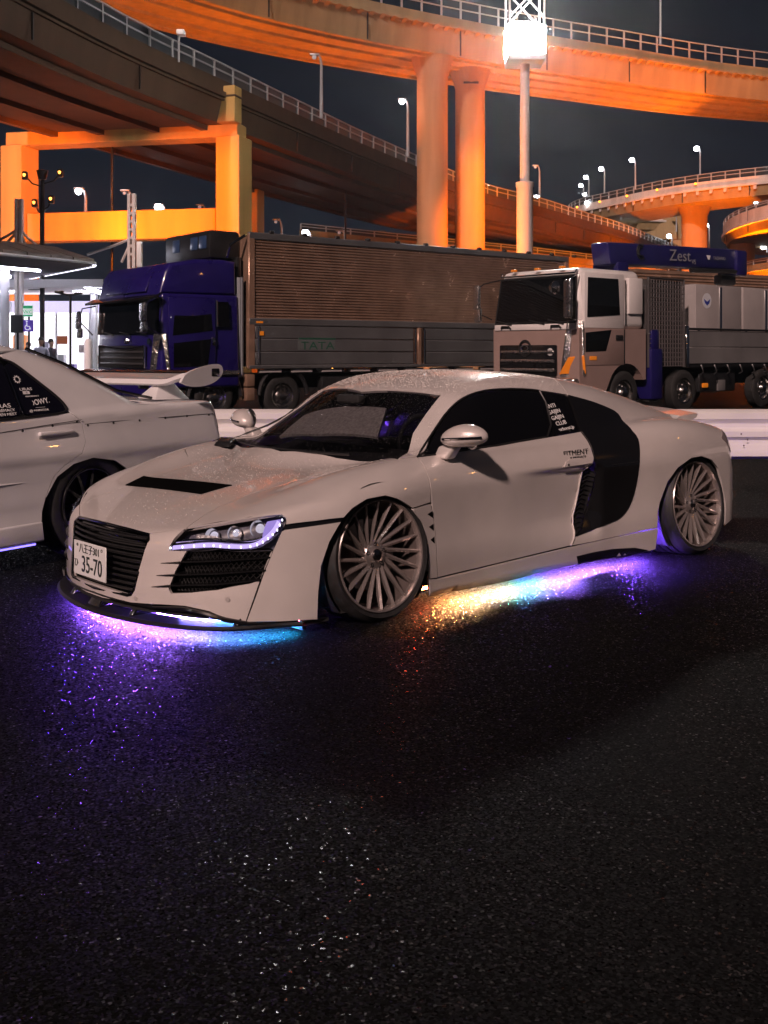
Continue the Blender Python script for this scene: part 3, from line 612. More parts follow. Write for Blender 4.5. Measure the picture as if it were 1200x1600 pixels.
for k in range(26):
    x = -9+k*.5; h = random.uniform(.5, 1.7); c = random.choice([(.6, .25, .08), (.5, .48, .6), (.15, .1, .4), (.7, .4, .2), (.6, .6, .65), (.25, .3, .3)])
    MB().b(x, x+random.uniform(.2, .42), 1.2, 1.6, .03, h).build('goods_shelf', mat('goods_%d' % (k % 9), c, .5), ST)
for x, z, c in ((2.15, 1.72, (.55, .15, .05)), (1.4, .75, (.05, .03, .2)), (3.3, 1.0, (.6, .12, .08)), (-.4, 2.2, (.5, .5, .6)), (3.0, 1.4, (.6, .5, .5))): MB().b(x-.22, x+.22, -.04, .0, z-.15, z+.15).build('poster', mat('poster_%d' % int(x*10+50), c, .5), ST)
MB().rbox(.55, 1.0, -.6, -.2, .0, 1.9, .05).build('vending_machine', mat('orange_panel', (.7, .22, .05), .4, emit=(1, .35, .08), es=.5), ST)
MB().b(-14, 4.6, -4.0, 1.0, 3.45, 3.62).build('roof', mat('soffit_white', (.62, .60, .66), .5), ST); MB().b(-14, 4.7, -4.12, -4.0, 3.42, 3.68).build('roof_edge', SW_, ST)
for k in range(9): MB().b(-13+k*2.1, -12.6+k*2.1, -2.4, -2.1, 3.43, 3.455).build('soffit_hatch', SATIN, ST)
for k in range(5): MB().lathe([(.14, 0), (.14, 3.46)], 'z', 12, (-12.5+k*4.0, -.6, 0)).build('roof_column', SW_, ST)
for k in range(6): MB().b(-12+k*3, -10.9+k*3, -1.5, -1.35, 3.40, 3.45).build('tube_light', emat('tube_light', (.86, .84, 1), 36), ST)
MB().tube([(3.9, -3.9, 3.55), (4.6, -3.3, 3.2)], .06, 6).build('tube_light', emat('tube_light', (.86, .84, 1), 36), ST)
CP = empty('canopy', (0, 0, 0), 0, 'dark-tiled canopy roof with a ribbed metal underside and white edge lights, left', 'canopy')
A_ = Vector((-8.77, 33, 3.94)); B_ = Vector((-13.5, 24.5, 3.94)); D_ = Vector((-15.5, 43, 3.94)); E_ = B_+(D_-A_)
RT = mat('roof_tile', (.20, .155, .14), .6, noise=(2, .2)); up = Vector((0, 0, .36)); up2 = Vector((0, 0, .85)); inw = (E_-A_).normalized()*1.2
rib = mat('soffit_rib', (.42, .42, .47), .35, metal=.6)
MB().hexa([A_, D_, E_, B_, A_+Vector((0, 0, .06)), D_+Vector((0, 0, .06)), E_+Vector((0, 0, .06)), B_+Vector((0, 0, .06))]).build('soffit', rib, CP)
mb = MB()
for k in range(44):
    t = (k+.5)/44; p0 = A_+(D_-A_)*t*.98; p1 = p0+(B_-A_)*.98; mb.tube([p0-Vector((0, 0, .03)), p1-Vector((0, 0, .03))], .045, 4, cap=False)
tag(mb.build('soffit_rib', rib, CP), kind='stuff')
for k in range(11):                       # roof tiles panels along the near edge
    t0, t1 = k/11+.003, (k+1)/11-.003; p0 = A_+(B_-A_)*t0; p1 = A_+(B_-A_)*t1; q0 = p0+inw; q1 = p1+inw; z0 = Vector((0, 0, .08)); z1 = Vector((0, 0, .42))
    MB().hexa([p0+z0, p1+z0, q1+z0, q0+z0, p0+z0*2, p1+z0*2, q1+z1*1.3, q0+z1*1.3]).build('roof_panel', RT, CP)
for k in range(12):
    t0, t1 = k/12+.003, (k+1)/12-.003; p0 = A_+(D_-A_)*t0; p1 = A_+(D_-A_)*t1; q0 = p0+inw; q1 = p1+inw
    MB().hexa([p0+z0, p1+z0, q1+z0, q0+z0, p0+z0*2, p1+z0*2, q1+z1*1.3, q0+z1*1.3]).build('roof_panel', RT, CP)
MB().hexa([A_+inw*.6+z0, B_+inw*.6+z0, E_-inw*.2+z0, D_+inw*.4+z0, A_+inw+z1, B_+inw+z1, E_+z1, D_+inw*.4+z1]).build('roof_top', RT, CP)
EL = emat('edge_light', (.86, .84, 1), 2.6)
MB().tube([A_+Vector((.02, 0, .03)), B_+Vector((.02, 0, .03))], .05, 6).build('edge_trim', SW_, CP); MB().tube([A_+Vector((0, 0, -.03)), D_+Vector((0, 0, -.03))], .055, 6).build('edge_light', EL, CP)
for t in (.22, .5, .8): p0 = A_+(D_-A_)*t-Vector((0, 0, .10)); MB().tube([p0+(B_-A_)*.12, p0+(B_-A_)*.75], .05, 6).build('added_canopy_tube', emat('tube_light', (.86, .84, 1), 36), CP)  # tubes added under the canopy to brighten its ribbed soffit
for t in (.25, .7): p = A_+(E_-A_)*t; MB().tube([(p.x, p.y, 0), (p.x, p.y, 3.95)], .14, 10).build('canopy_column', SW_, CP)
MS = mat('mast_steel', (.60, .55, .53), .45)
def mast(px, Y, ytop, ybase, label, stays):
    p = at(px, ytop, Y); zb = at(px, ybase, Y).z; o = empty('roof_mast', (p.x, Y, 0), 0, label, 'mast', 'white masts holding the canopy'); h = p.z
    for s in (-1, 1): MB().rbox(s*.075-.045, s*.075+.045, -.12, .12, 0, h, .012, 1).build('mast_flange', MS, o)
    n_ = 7
    zz = [zb+(h-.25-zb)*k/n_ for k in range(n_+1)]
    for a, b_ in zip(zz[:-1], zz[1:]): MB().rbox(-.05, .05, -.10, .10, a+.10, b_-.06, .01, 1).build('mast_web', MS, o)
    for (qx, qy) in stays: q = at(qx, qy, Y)-Vector((p.x, Y, 0)); MB().tube([(0, 0, zb+(h-zb)*.32), (q.x*.4, 0, (zb+(h-zb)*.32)*.55+q.z*.45), (q.x, 0, q.z)], .045, 6).build('mast_stay', MS, o)
mast(30, 35, 311, 378, 'white perforated mast with splayed stays in front of the left orange pier', [(-20, 385), (62, 388), (12, 378), (40, 382)])
mast(206, 34, 303, 405, 'white perforated mast with one long stay, behind the blue cab', [(136, 398), (190, 410)])
o = empty('junction_box', tuple(at(218, 395, 34)), 0, 'small white box fixed beside the right perforated mast', 'box'); MB().rbox(-.08, .08, -.1, .1, -.45, .35, .03).build('box_case', WHITE, o)
def board(px0, px1, py0, py1, Y, m, name, label, cat):
    a = at(px0, py1, Y); b_ = at(px1, py0, Y); o = empty(name, ((a.x+b_.x)/2, Y, 0), 0, label, cat); w = (b_.x-a.x)/2
    MB().rbox(-w, w, -.04, .04, a.z, b_.z, .015, 1).build('sign_panel', m, o); MB().tube([(0, .06, 0), (0, .06, b_.z)], .035, 8).build('sign_post', SATIN, o); return o, w, a.z, b_.z
board(17, 36, 492, 520, 33, mat('dark_board', (.02, .02, .022), .5), 'notice_board', 'dark blank notice board on a post before the lit shop front', 'sign')
o, w, z0_, z1_ = board(36.5, 52, 477, 495, 33.1, mat('sign_lit', (.8, .85, .8), .5, emit=(.8, .9, .85), es=.6), 'toilet_sign', 'green and white hanging sign above the purple wheelchair sign', 'sign')
MB().b(-w+.01, w-.01, -.052, -.042, z1_-.10, z1_-.01).build('sign_stripe', mat('sign_green_lit', (.02, .35, .15), .5, emit=(.02, .35, .15), es=.5), o)
text('sign_text', 'WC', .17, mat('sign_green_lit', (.02, .35, .15), .5), o, (0, -.05, z0_+.14), (1, 0, 0), (0, 0, 1), 1.0)
MB().b(-w+.01, w-.01, -.052, -.042, z0_+.01, z0_+.06).build('sign_stripe', mat('sign_green_lit', (.02, .35, .15), .5), o)
o, w, z0_, z1_ = board(36.5, 52, 500, 518, 33.05, mat('sign_purple', (.10, .05, .42), .5, emit=(.12, .06, .5), es=.35), 'wheelchair_sign', 'purple square sign with a white wheelchair symbol', 'sign')
zc = (z0_+z1_)/2; wh = emat('symbol_white', (.9, .88, 1), .9)
MB().tube([(-.01+.075*math.cos(a), -.05, zc-.05+.075*math.sin(a)) for a in np.linspace(1.9, 6.4, 16)], .012, 5).build('wheelchair_symbol', wh, o); MB().tube([(-.03, -.05, zc+.09), (-.02, -.05, zc-.02), (.05, -.05, zc-.02), (.085, -.05, zc-.11)], .013, 5).build('wheelchair_symbol', wh, o); MB().lathe([(0, -.06), (.025, -.055), (.025, -.045)], 'y', 10, (-.032, 0, zc+.125)).build('wheelchair_symbol', wh, o)
o = empty('slim_lamp_post', (at(110, 0, 30).x, 30, 0), 0, 'slim dark twin-arm lamp post in front of the lit shop', 'lamp post'); h = at(110, 457, 30).z
MB().tube([(0, 0, 0), (0, 0, h-.08)], .035, 8).build('lamp_pole', SATIN, o); MB().tube([(-.38, 0, h), (-.1, 0, h-.06), (.1, 0, h-.06), (.28, 0, h-.02)], .03, 6).build('lamp_arm', SATIN, o); MB().rbox(-.42, -.2, -.08, .08, h-.02, h+.05, .02).build('lamp_head', SATIN, o); MB().rbox(.12, .32, -.08, .08, h-.05, h+.02, .02).build('lamp_head', SATIN, o)
o = empty('barrier_post', (at(138, 0, 31).x, 31, 0), 0, 'short white traffic post by the blue cab', 'post'); MB().lathe([(.12, 0), (.12, 1.55), (.08, 1.65), (0, 1.66)], 'z', 16).build('post_body', SW_, o)
# people by the shop
def person(x, Y, hgt, top, bottom, hair, label, turn=0):
    o = empty('person', (x, Y, 0), turn, label, 'person', 'people standing by the shop'); S = hgt/1.72
    J = {'pelvis': (0, 0, .92), 'chest': (0, 0, 1.25), 'neck': (0, 0, 1.45), 'head': (0, -.02, 1.60), 'crown': (0, -.01, 1.68), 'ls': (.17, 0, 1.38), 'le': (.24, .02, 1.12), 'lw': (.20, -.12, .92), 'rs': (-.17, 0, 1.38), 're': (-.25, .02, 1.12), 'rw': (-.23, -.06, .88), 'lh': (.09, 0, .86), 'lk': (.10, -.02, .48), 'la': (.11, .02, .08), 'lt': (.12, -.14, .04), 'rh': (-.09, 0, .86), 'rk': (-.11, -.01, .48), 'ra': (-.12, .03, .08), 'rt': (-.13, -.13, .04)}
    rad = {'pelvis': .13, 'chest': .15, 'neck': .055, 'head': .085, 'crown': .07, 'ls': .07, 'le': .045, 'lw': .03, 'rs': .07, 're': .045, 'rw': .03, 'lh': .095, 'lk': .065, 'la': .045, 'lt': .035, 'rh': .095, 'rk': .065, 'ra': .045, 'rt': .035}
    E = [('pelvis', 'chest'), ('chest', 'neck'), ('neck', 'head'), ('head', 'crown'), ('chest', 'ls'), ('ls', 'le'), ('le', 'lw'), ('chest', 'rs'), ('rs', 're'), ('re', 'rw'), ('pelvis', 'lh'), ('lh', 'lk'), ('lk', 'la'), ('la', 'lt'), ('pelvis', 'rh'), ('rh', 'rk'), ('rk', 'ra'), ('ra', 'rt')]
    ks = list(J); me = bpy.data.meshes.new('body'); me.from_pydata([tuple(c*S for c in J[k]) for k in ks], [(ks.index(a), ks.index(b)) for a, b in E], [])
    bo = link('body', me, None, o)
    md = bo.modifiers.new('skin', 'SKIN'); ly = me.skin_vertices[0] if me.skin_vertices else None
    if ly:
        for i, k in enumerate(ks): ly.data[i].radius = (rad[k]*S*1.05, rad[k]*S*(.75 if k in ('chest', 'pelvis') else 1)); ly.data[i].use_root = (k == 'pelvis')
    md.use_smooth_shade = True; ss_ = bo.modifiers.new('sub', 'SUBSURF'); ss_.levels = 2; ss_.render_levels = 2
    m = bpy.data.materials.new('clothing'); m.use_nodes = True; n = m.node_tree.nodes; l = m.node_tree.links; p = n['Principled BSDF']; p.inputs['Roughness'].default_value = .85
    t = n.new('ShaderNodeTexCoord'); sx_ = n.new('ShaderNodeSeparateXYZ'); l.new(t.outputs['Object'], sx_.inputs[0]); r = n.new('ShaderNodeValToRGB'); r.color_ramp.interpolation = 'CONSTANT'
    e = r.color_ramp.elements; e[0].position = 0; e[0].color = (.01, .01, .01, 1); e[1].position = .06; e[1].color = (*bottom, 1)
    for ps, c in ((.55, top), (.83, (.45, .28, .2)), (.97 if hair else .99, (.02, .015, .012))): q = e.new(ps); q.color = (*c, 1)
    dv_ = n.new('ShaderNodeMath'); dv_.operation = 'DIVIDE'; dv_.inputs[1].default_value = hgt; l.new(sx_.outputs[2], dv_.inputs[0]); l.new(dv_.outputs[0], r.inputs[0]); l.new(r.outputs[0], p.inputs['Base Color']); me.materials.append(m)
    bm = bmesh.new(); bmesh.ops.create_uvsphere(bm, u_segments=14, v_segments=8, radius=.098*S)
    for q in bm.verts: q.co = (q.co.x*.95, q.co.y+.012*S, max(q.co.z, -.02*S if q.co.y < 0 else -.07*S)*1.1+1.645*S)
    hm = bpy.data.meshes.new('hair'); bm.to_mesh(hm); bm.free(); link('hair', hm, mat('hair_dark', (.015, .012, .01), .6), o)
for a in ((at(31, 0, 36).x, 36, 1.66, (.62, .60, .68), (.55, .53, .6), 1, 'person in a white top, leftmost beside the notice board', .4),
          (at(44, 0, 36.6).x, 36.6, 1.6, (.45, .43, .62), (.5, .48, .62), 1, 'shorter person in pale violet clothing between the others', -.5),
          (at(64, 0, 36).x, 36, 1.76, (.50, .49, .60), (.02, .02, .04), 1, 'tall person in a light shirt and dark trousers, right of the group', .2),
          (at(80, 0, 37.5).x, 37.5, 1.72, (.05, .05, .07), (.03, .03, .05), 1, 'person in dark clothing, farthest right, next to the orange machine', 1.2)): person(*a)
# small dark tower block far behind the box truck
o = empty('distant_tower', (at(585, 0, 150).x, 150, 0), 0, 'dark distant block over the roof of the corrugated box truck', 'building'); MB().b(-1.6, 1.6, 0, 3, 0, 18).build('wall', SATIN, o)
for k in range(3): MB().b(-1.7, 1.7, -.05, 3, 12+k*2, 12.15+k*2).build('floor_band', SATIN, o)
# ---------------- thin haze volume added to give the lamps a glow ----------------
hz = bpy.data.materials.new('glow_haze'); hz.use_nodes = True; n = hz.node_tree.nodes; l = hz.node_tree.links
n.remove(n['Principled BSDF']); pv = n.new('ShaderNodeVolumePrincipled'); pv.inputs['Color'].default_value = (.9, .92, .95, 1); pv.inputs['Density'].default_value = .0008; pv.inputs['Anisotropy'].default_value = .88
l.new(pv.outputs[0], n['Material Output'].inputs['Volume'])
tag(MB().b(-165, 165, -75, 305, -1, 24).build('haze', hz), kind='stuff')
# ---------------- trucks ----------------
TY = mat('truck_tyre', (.014, .014, .014), .75, noise=(8, .3))
def truck_wheel(par, x, y, s, r=.46, rim=.27, hub=True):
    w = empty('wheel', (x, y, r), 0 if s > 0 else math.pi, parent=par)
    MB().lathe([(rim-.01, -.03), (rim+.01, 0), (r-.08, .012), (r-.02, -.01), (r, -.03), (r, -.22), (r-.04, -.25), (rim, -.24)], 'y', 40).build('tyre', TY, w)
    st = mat('truck_rim', (.45, .44, .43), .25, metal=1)
    MB().lathe([(rim+.004, -.012), (rim, .002), (rim-.03, -.012), (rim-.045, -.06), (rim-.10, -.085), (.115, -.05), (.10, -.02), (.085, .02), (.03, .03), (0, .03)], 'y', 36).build('rim', st, w)
    for k in range(8):
        a = 2*math.pi*k/8; MB().lathe([(0, -.035), (.016, -.035), (.016, -.07)], 'y', 8, (.145*math.cos(a), 0, .145*math.sin(a))).build('wheel_nut', st, w)
        if k % 2 == 0: MB().lathe([(0, -.074), (.026, -.074), (.026, -.08)], 'y', 8, (.20*math.cos(a+.3), .004, .20*math.sin(a+.3))).build('rim_hole', SATIN, w)
    return w
amber = mat('amber_lens', (.5, .12, .01), .2, emit=(1, .3, .02), es=.25)
def mirror_arm(par, pts, heads):
    m = MB().tube(pts, .014, 6).build('mirror_bracket', CHROME, par)
    for (x, y, z, h) in heads: MB().rbox(x-.035, x+.05, y-.09, y+.09, z-h/2, z+h/2, .03).build('mirror_head', CHROME2, m)
# --- blue truck with corrugated van body
BT = empty('box_truck', (-4.03, 19.58, 0), math.atan2(-.613, -.79), 'dark blue truck with a long corrugated silver box body, parked behind the guard rail', 'truck')
BLUE = mat('truck_blue', (.014, .008, .115), .28, coat=.7, coat_r=.05, noise=(3, .12))
HB = 1.28  # half width
y1, y0 = 0, -2.85
def cabshell(x0, x1, z0, z1, ins, bev): return MB().hexa([(x1, y0, z0), (x0, y0, z0), (x0, y1, z0), (x1, y1, z0), (x1, y0+ins, z1), (x0-.06, y0+ins, z1), (x0-.06, y1-ins, z1), (x1, y1-ins, z1)], bev)
C = cabshell(0, -1.66, .62, 2.36, .06, .06).build('cab', BLUE, BT)
# high roof fairing
mb = MB(); prof = [(.0, 2.33), (-.05, 2.5), (-.12, 2.74), (-.24, 2.9), (-.75, 3.0), (-1.3, 3.02), (-1.60, 2.99), (-1.62, 2.33)]
bm_ = bmesh.new(); va = [bm_.verts.new((x, y0+.05, z)) for x, z in prof]; vb = [bm_.verts.new((x, y1-.05, z)) for x, z in prof]
bm_.faces.new(va); bm_.faces.new(vb[::-1]); n_ = len(prof)
for i in range(n_): bm_.faces.new((va[i], va[(i+1) % n_], vb[(i+1) % n_], vb[i]))
bmesh.ops.recalc_face_normals(bm_, faces=bm_.faces[:]); bmesh.ops.bevel(bm_, geom=[e for e in bm_.edges if abs(e.verts[0].co.y-e.verts[1].co.y) < .01], offset=.09, segments=4, profile=.5, affect='EDGES')
me = bpy.data.meshes.new('roof_fairing'); bm_.to_mesh(me); bm_.free(); me.polygons.foreach_set('use_smooth', [True]*len(me.polygons)); me.set_sharp_from_angle(angle=R(30)); link('roof_fairing', me, BLUE, BT)
for a, b_ in ((-.28, -1.55),):
    MB().hexa([(.01, y1-.55, 2.38), (.0, y0+.55, 2.38), (-.12, y0+.6, 2.66), (-.12, y1-.6, 2.66), (.03, y1-.55, 2.40), (.03, y0+.55, 2.40), (-.09, y0+.6, 2.68), (-.09, y1-.6, 2.68)], .01).build('fairing_crease', BLUE, BT)
ts = mat('truck_glass', (.003, .003, .004), .03, spec=.3)
MB().hexa([(.0, y0+.10, 1.62), (-.02, y0+.10, 1.62), (-.02, y1-.10, 1.62), (.0, y1-.10, 1.62), (-.02, y0+.14, 2.27), (-.08, y0+.14, 2.27), (-.08, y1-.14, 2.27), (-.02, y1-.14, 2.27)]).build('windscreen', ts, BT, loc=(.012, 0, 0))
MB().hexa([(.05, y0-.05, 2.26), (.22, y0-.02, 2.20), (.22, y1+.02, 2.20), (.05, y1+.05, 2.26), (.02, y0-.05, 2.33), (.24, y0-.02, 2.24), (.24, y1+.02, 2.24), (.02, y1+.05, 2.33)], .01).build('sun_visor', mat('smoke_visor', (.01, .01, .012), .1), BT)
for q in (-.5, -1.25, -1.95): MB().tube([(.03, q, 1.60), (.045, q-.1, 1.63), (.03, q-.42, 1.66)], .012, 5).build('truck_wiper', SATIN, BT)
G = MB().rbox(.0, .035, y0+.25, y1-.55, .98, 1.40, .03).build('grille', SATIN, BT)
for z in (1.06, 1.17, 1.28): MB().rbox(.03, .055, y0+.32, y1-.62, z-.022, z+.022, .01).build('grille_slat', mat('grille_grey', (.12, .12, .125), .35, metal=.7), G)
MB().tube([(.04, y0+.25, .98), (.045, y0+.25, 1.40), (.05, -1.5, 1.34), (.05, -1.1, 1.34), (.045, y1-.55, 1.40), (.04, y1-.55, .98)], .02, 6).build('grille_frame', CHROME, G)
for yy in (-1.28, -1.36): MB().lathe([(.035, .04), (.05, .055), (.062, .04)], 'x', 20, (0, yy, 1.49)).build('cab_emblem', CHROME, BT)
MB().lathe([(0, .03), (.06, .03), (.065, .01)], 'x', 20, (0, y1-.42, 1.47)).build('round_badge', CHROME, BT)
BP = MB().rbox(-.1, .12, y0+.02, y1-.02, .45, .90, .06).build('bumper', BLUE, BT)
for yy in (y0+.42, y1-.42): MB().rbox(.09, .14, yy-.22, yy+.22, .60, .78, .03).build('headlamp', CHROME, BP)
# chrome corner deflector, doors, side glass
MB().hexa([(-.26, -.02, .80), (.02, -.34, .80), (.075, -.32, .80), (-.20, .045, .80), (-.16, -.02, 1.62), (.0, -.20, 1.62), (.05, -.18, 1.62), (-.10, .04, 1.62)], .02).build('corner_deflector', CHROME2, BT)
DO = MB().rbox(-1.12, -.16, -.005, .022, .95, 2.28, .02).build('door', BLUE, BT)
MB().hexa([(-1.05, .018, 1.68), (-.24, .018, 1.58), (-.24, .030, 1.58), (-1.05, .030, 1.68), (-1.02, .0, 2.22), (-.30, .0, 2.22), (-.30, .016, 2.22), (-1.02, .016, 2.22)]).build('side_glass', ts, DO)
MB().hexa([(-.95, .02, 1.02), (-.26, .02, 1.0), (-.26, .030, 1.0), (-.95, .030, 1.02), (-1.02, .02, 1.52), (-.26, .02, 1.44), (-.26, .030, 1.44), (-1.02, .030, 1.52)]).build('lower_glass', ts, DO)
MB().rbox(-1.10, -1.04, .02, .045, 1.40, 1.55, .01).build('door_handle', CHROME, DO)
MB().hexa([(-1.42, -.01, 1.75), (-1.18, -.01, 1.75), (-1.18, .018, 1.75), (-1.42, .018, 1.75), (-1.40, -.02, 2.22), (-1.18, -.02, 2.22), (-1.18, .006, 2.22), (-1.40, .006, 2.22)]).build('rear_side_glass', ts, BT)
MB().tube([(-1.15, .012, 1.75), (-1.15, .0, 2.24)], .02, 6).build('pillar_trim', CHROME, BT)
MB().rbox(-1.64, .0, -.02, .035, .84, .94, .02).build('sill_trim', CHROME2, BT)
mirror_arm(BT, [(-.05, .0, 2.26), (.10, .05, 2.26), (.30, .14, 2.18), (.40, .16, 2.0), (.38, .14, 1.75), (.02, .02, 1.60)], [(.40, .16, 1.98, .34), (.38, .15, 1.72, .20)])
mirror_arm(BT, [(0, y0-.0, 2.2), (.2, y0-.22, 2.15), (.24, y0-.28, 1.9), (.05, y0-.05, 1.62)], [(.24, y0-.30, 1.92, .36), (.22, y0-.28, 1.66, .2)])
MB().rbox(-1.60, -.05, -2.3, -.2, 2.0, 2.1, .03).build('cab_inner', INT, BT)
# chassis and body
MB().b(-10.6, -.2, -1.75, -1.5, .55, .85).build('chassis_rail', SATIN, BT); MB().b(-10.6, -.2, -1.0, -.75, .55, .85).build('chassis_rail', SATIN, BT)
STEEL = mat('box_steel', (.37, .235, .165), .26, metal=.45, noise=(2.5, .2)); GREY = mat('sideboard_grey', (.115, .118, .122), .38, metal=.35, noise=(1.5, .18))  # orange reflections are put into the box steel's base colour
BX0, BX1 = -1.84, -10.7
MB().b(BX1, BX0-.03, y0, y1-.03, 1.0, 3.50).build('box_body', STEEL, BT)
mb = MB(); N = 27; v = []; f = []; zz = []
for k in range(N):
    z = 1.92+k*(3.44-1.92)/N; d = (3.44-1.92)/N
    zz += [(z, 0), (z+.12*d, .022), (z+.62*d, .022), (z+.74*d, 0)]
zz.append((3.44, 0))
for x in (BX0-.12, BX1+.1):
    for z, yy in zz: v.append((x, y1-.025+yy, z))
m_ = len(zz); f = [(i, i+1, m_+i+1, m_+i) for i in range(m_-1)]
tag(mb.add(v, f).build('corrugated_rib', STEEL, BT), kind='stuff')
for z0_, z1_, nm in ((3.44, 3.57, 'top_rail'), (1.80, 1.93, 'waist_rail'), (.96, 1.03, 'bottom_rail')):
    MB().rbox(BX1, BX0, y1-.06, y1+.03, z0_, z1_, .012, 1).build(nm, GREY, BT)
for x in (BX0-.06, BX1+.06): MB().rbox(x-.07, x+.07, y1-.06, y1+.025, .96, 3.55, .012, 1).build('corner_post', STEEL, BT)
xm = -6.05
for a, b_ in ((BX0-.14, xm+.16), (xm-.16, BX1+.14)):
    for k in range(3): MB().rbox(b_, a, y1-.05, y1+.012, 1.035+k*.255, 1.28+k*.255, .012, 1).build('sideboard', GREY, BT)
MB().rbox(xm-.05, xm+.05, y1-.05, y1+.03, 1.0, 1.80, .012, 1).build('centre_post', STEEL, BT)
for x in (xm-.12, xm+.12, BX0-.2): MB().tube([(x, y1+.03, 1.05), (x, y1+.03, 1.78)], .02, 6).build('latch_bar', CHROME, BT)
for k in range(12): MB().rbox(BX0-.55-k*.78, BX0-.45-k*.78, y1-.04, y1+.04, 3.56, 3.62, .01, 1).build('roof_hinge', SATIN, BT)
for k in range(11): MB().rbox(-2.6-k*.72, -2.1-k*.72, y1-.10, y1-.02, .88, .945, .008, 1).build('reflector_plate', mat('ref_white', (.4, .38, .37), .4), BT)
MB().b(BX0-.45, BX0-.15, y1+.012, y1+.03, 1.83, 1.875).build('marker_light', mat('marker_white', (.6, .58, .55), .3), BT); MB().b(BX0-.30, BX0-.15, y1+.03, y1+.035, 1.835, 1.87).build('marker_light', amber, BT)
MB().b(BX0-.32, BX0-.22, y1+.012, y1+.03, 1.60, 1.68).build('marker_light', amber, BT)
grn = mat('sign_green', (.010, .075, .045), .5)
LG = MB().b(-3.85, -2.95+.0, y1+.0125, y1+.0165, 1.32, 1.56).build('ghost_lettering_patch', mat('patch_grey', (.10, .112, .112), .45), BT)
text('lettering', 'TATA', .22, grn, LG, (-3.42, y1+.018, 1.40), (-1, 0, 0), (0, 0, 1), 1.45)
MB().b(-3.85, -2.97, y1+.0165, y1+.019, 1.53, 1.56).build('lettering_bar', grn, LG)
MB().rbox(BX0+.04, BX0+.14, -2.3, -.2, .7, 3.1, .02).build('headboard', SATIN, BT)
for x in (-1.72, -1.76): MB().tube([(x+.02, -.12, .8), (x+.02, -.12, 2.7)], .05, 8).build('air_duct', mat('duct_grey', (.25, .27, .29), .4), BT)
RF = empty('refrigeration_unit', parent=BT)
MB().rbox(BX0-.02, BX0+.65, -2.2, -.35, 3.06, 3.60, .06).build('unit_case', SATIN, RF)
for yy in (-.6, -.95, -1.7): MB().rbox(BX0+.64, BX0+.67, yy-.14, yy+.14, 3.25, 3.50, .02).build('unit_panel', mat('unit_blue', (.03, .06, .14), .3), RF)
MB().tube([(BX0+.3, -.30, 3.1), (BX0+.35, -.1, 3.3), (BX0+.05, -.05, 3.5)], .03, 6).build('unit_pipe', CHROME, RF)
for x, r in ((-1.17, .42), (-2.68, .42), (-8.2, .42), (-9.3, .42)):
    for s in (1, -1): truck_wheel(BT, x, -.12 if s > 0 else y0+.12, s, r, .25)
for x in (-1.17, -2.68): MB().tube([(x+.56*math.cos(a), -.10, .42+.56*math.sin(a)) for a in np.linspace(.05, math.pi-.05, 14)], .045, 6).build('mudguard', SATIN, BT)
MB().rbox(-1.98, -1.80, -.30, .0, .35, .60, .02).build('battery_box', STEEL, BT); MB().rbox(-1.98, -1.80, -.30, .0, .62, .86, .02).build('battery_box', STEEL, BT)
MB().rbox(-6.9, -3.6, -.30, -.10, .35, .8, .04).build('side_guard', SATIN, BT)
# --- white crane truck
WT = empty('crane_truck', (3.77, 21.0, 0), math.atan2(-.64, -.77), 'white flatbed truck with chrome mirrors and a dark blue loading crane boom behind its cab', 'truck')
y1, y0 = 0, -2.3
WP = mat('truck_white', (.76, .73, .71), .3, coat=.6, noise=(2.5, .05)); TN = mat('truck_beige', (.30, .215, .19), .32, coat=.5, noise=(2.5, .06))
MB().hexa([(-2.08, y0, 1.74), (.0, y0, 1.74), (.0, y1, 1.74), (-2.08, y1, 1.74), (-2.02, y0+.10, 2.94), (-.14, y0+.10, 2.94), (-.14, y1-.10, 2.94), (-2.02, y1-.10, 2.94)], .13).build('cab', WP, WT)
# lower cab with wheel cut-out (side profile prism)
ar = [(-1.455+.60*math.cos(a), .45+.60*math.sin(a)) for a in np.linspace(math.pi, .2, 14)]
pr = [(-2.08, .72)]+[p for p in ar if p[1] > .70]+[(-.80, .50), (.0, .50), (.01, 1.75), (-2.08, 1.75)]
MB().prism(pr, y0, y1+.004).build('lower_cab', TN, WT)
MB().rbox(-.02, .04, y0+.05, y1-.05, 1.72, 1.86, .02).build('cowl_panel', WP, WT)
MB().hexa([(-.02, y0+.10, 1.86), (-.02, y0+.10, 1.86), (.02, y1-.10, 1.86), (.02, y1-.10, 1.86), (-.14, y0+.16, 2.74), (-.14, y0+.16, 2.74), (-.10, y1-.16, 2.74), (-.10, y1-.16, 2.74)]) if 0 else MB().hexa([(.0, y0+.09, 1.87), (.025, y0+.09, 1.87), (.025, y1-.09, 1.87), (.0, y1-.09, 1.87), (-.12, y0+.15, 2.76), (-.085, y0+.15, 2.76), (-.085, y1-.15, 2.76), (-.12, y1-.15, 2.76)]).build('windscreen', ts, WT)
MB().tube([(.03, y0+.08, 1.86), (-.085, y0+.14, 2.77), (-.085, y1-.14, 2.77), (.03, y1-.08, 1.86)], .025, 6, closed=True).build('windscreen_seal', SATIN, WT)
for q in (-.35, -.85, -1.75): MB().tube([(.05, q, 1.83), (.07, q-.14, 1.87), (.05, q-.42, 1.92)], .014, 5).build('truck_wiper', SATIN, WT)
for q in (-.55, -1.9): MB().tube([(.05, q-.13, 1.75), (.08, q-.1, 1.80), (.08, q+.1, 1.80), (.05, q+.13, 1.75)], .018, 6).build('grab_handle', SATIN, WT)
G = MB().rbox(.0, .03, y0+.2, y1-.55, .80, 1.42, .03).build('grille', BLK, WT)
for z in (.92, 1.10, 1.28): MB().rbox(.025, .06, y0+.24, y1-.60, z-.035, z+.035, .015).build('grille_slat', CHROME2, G)
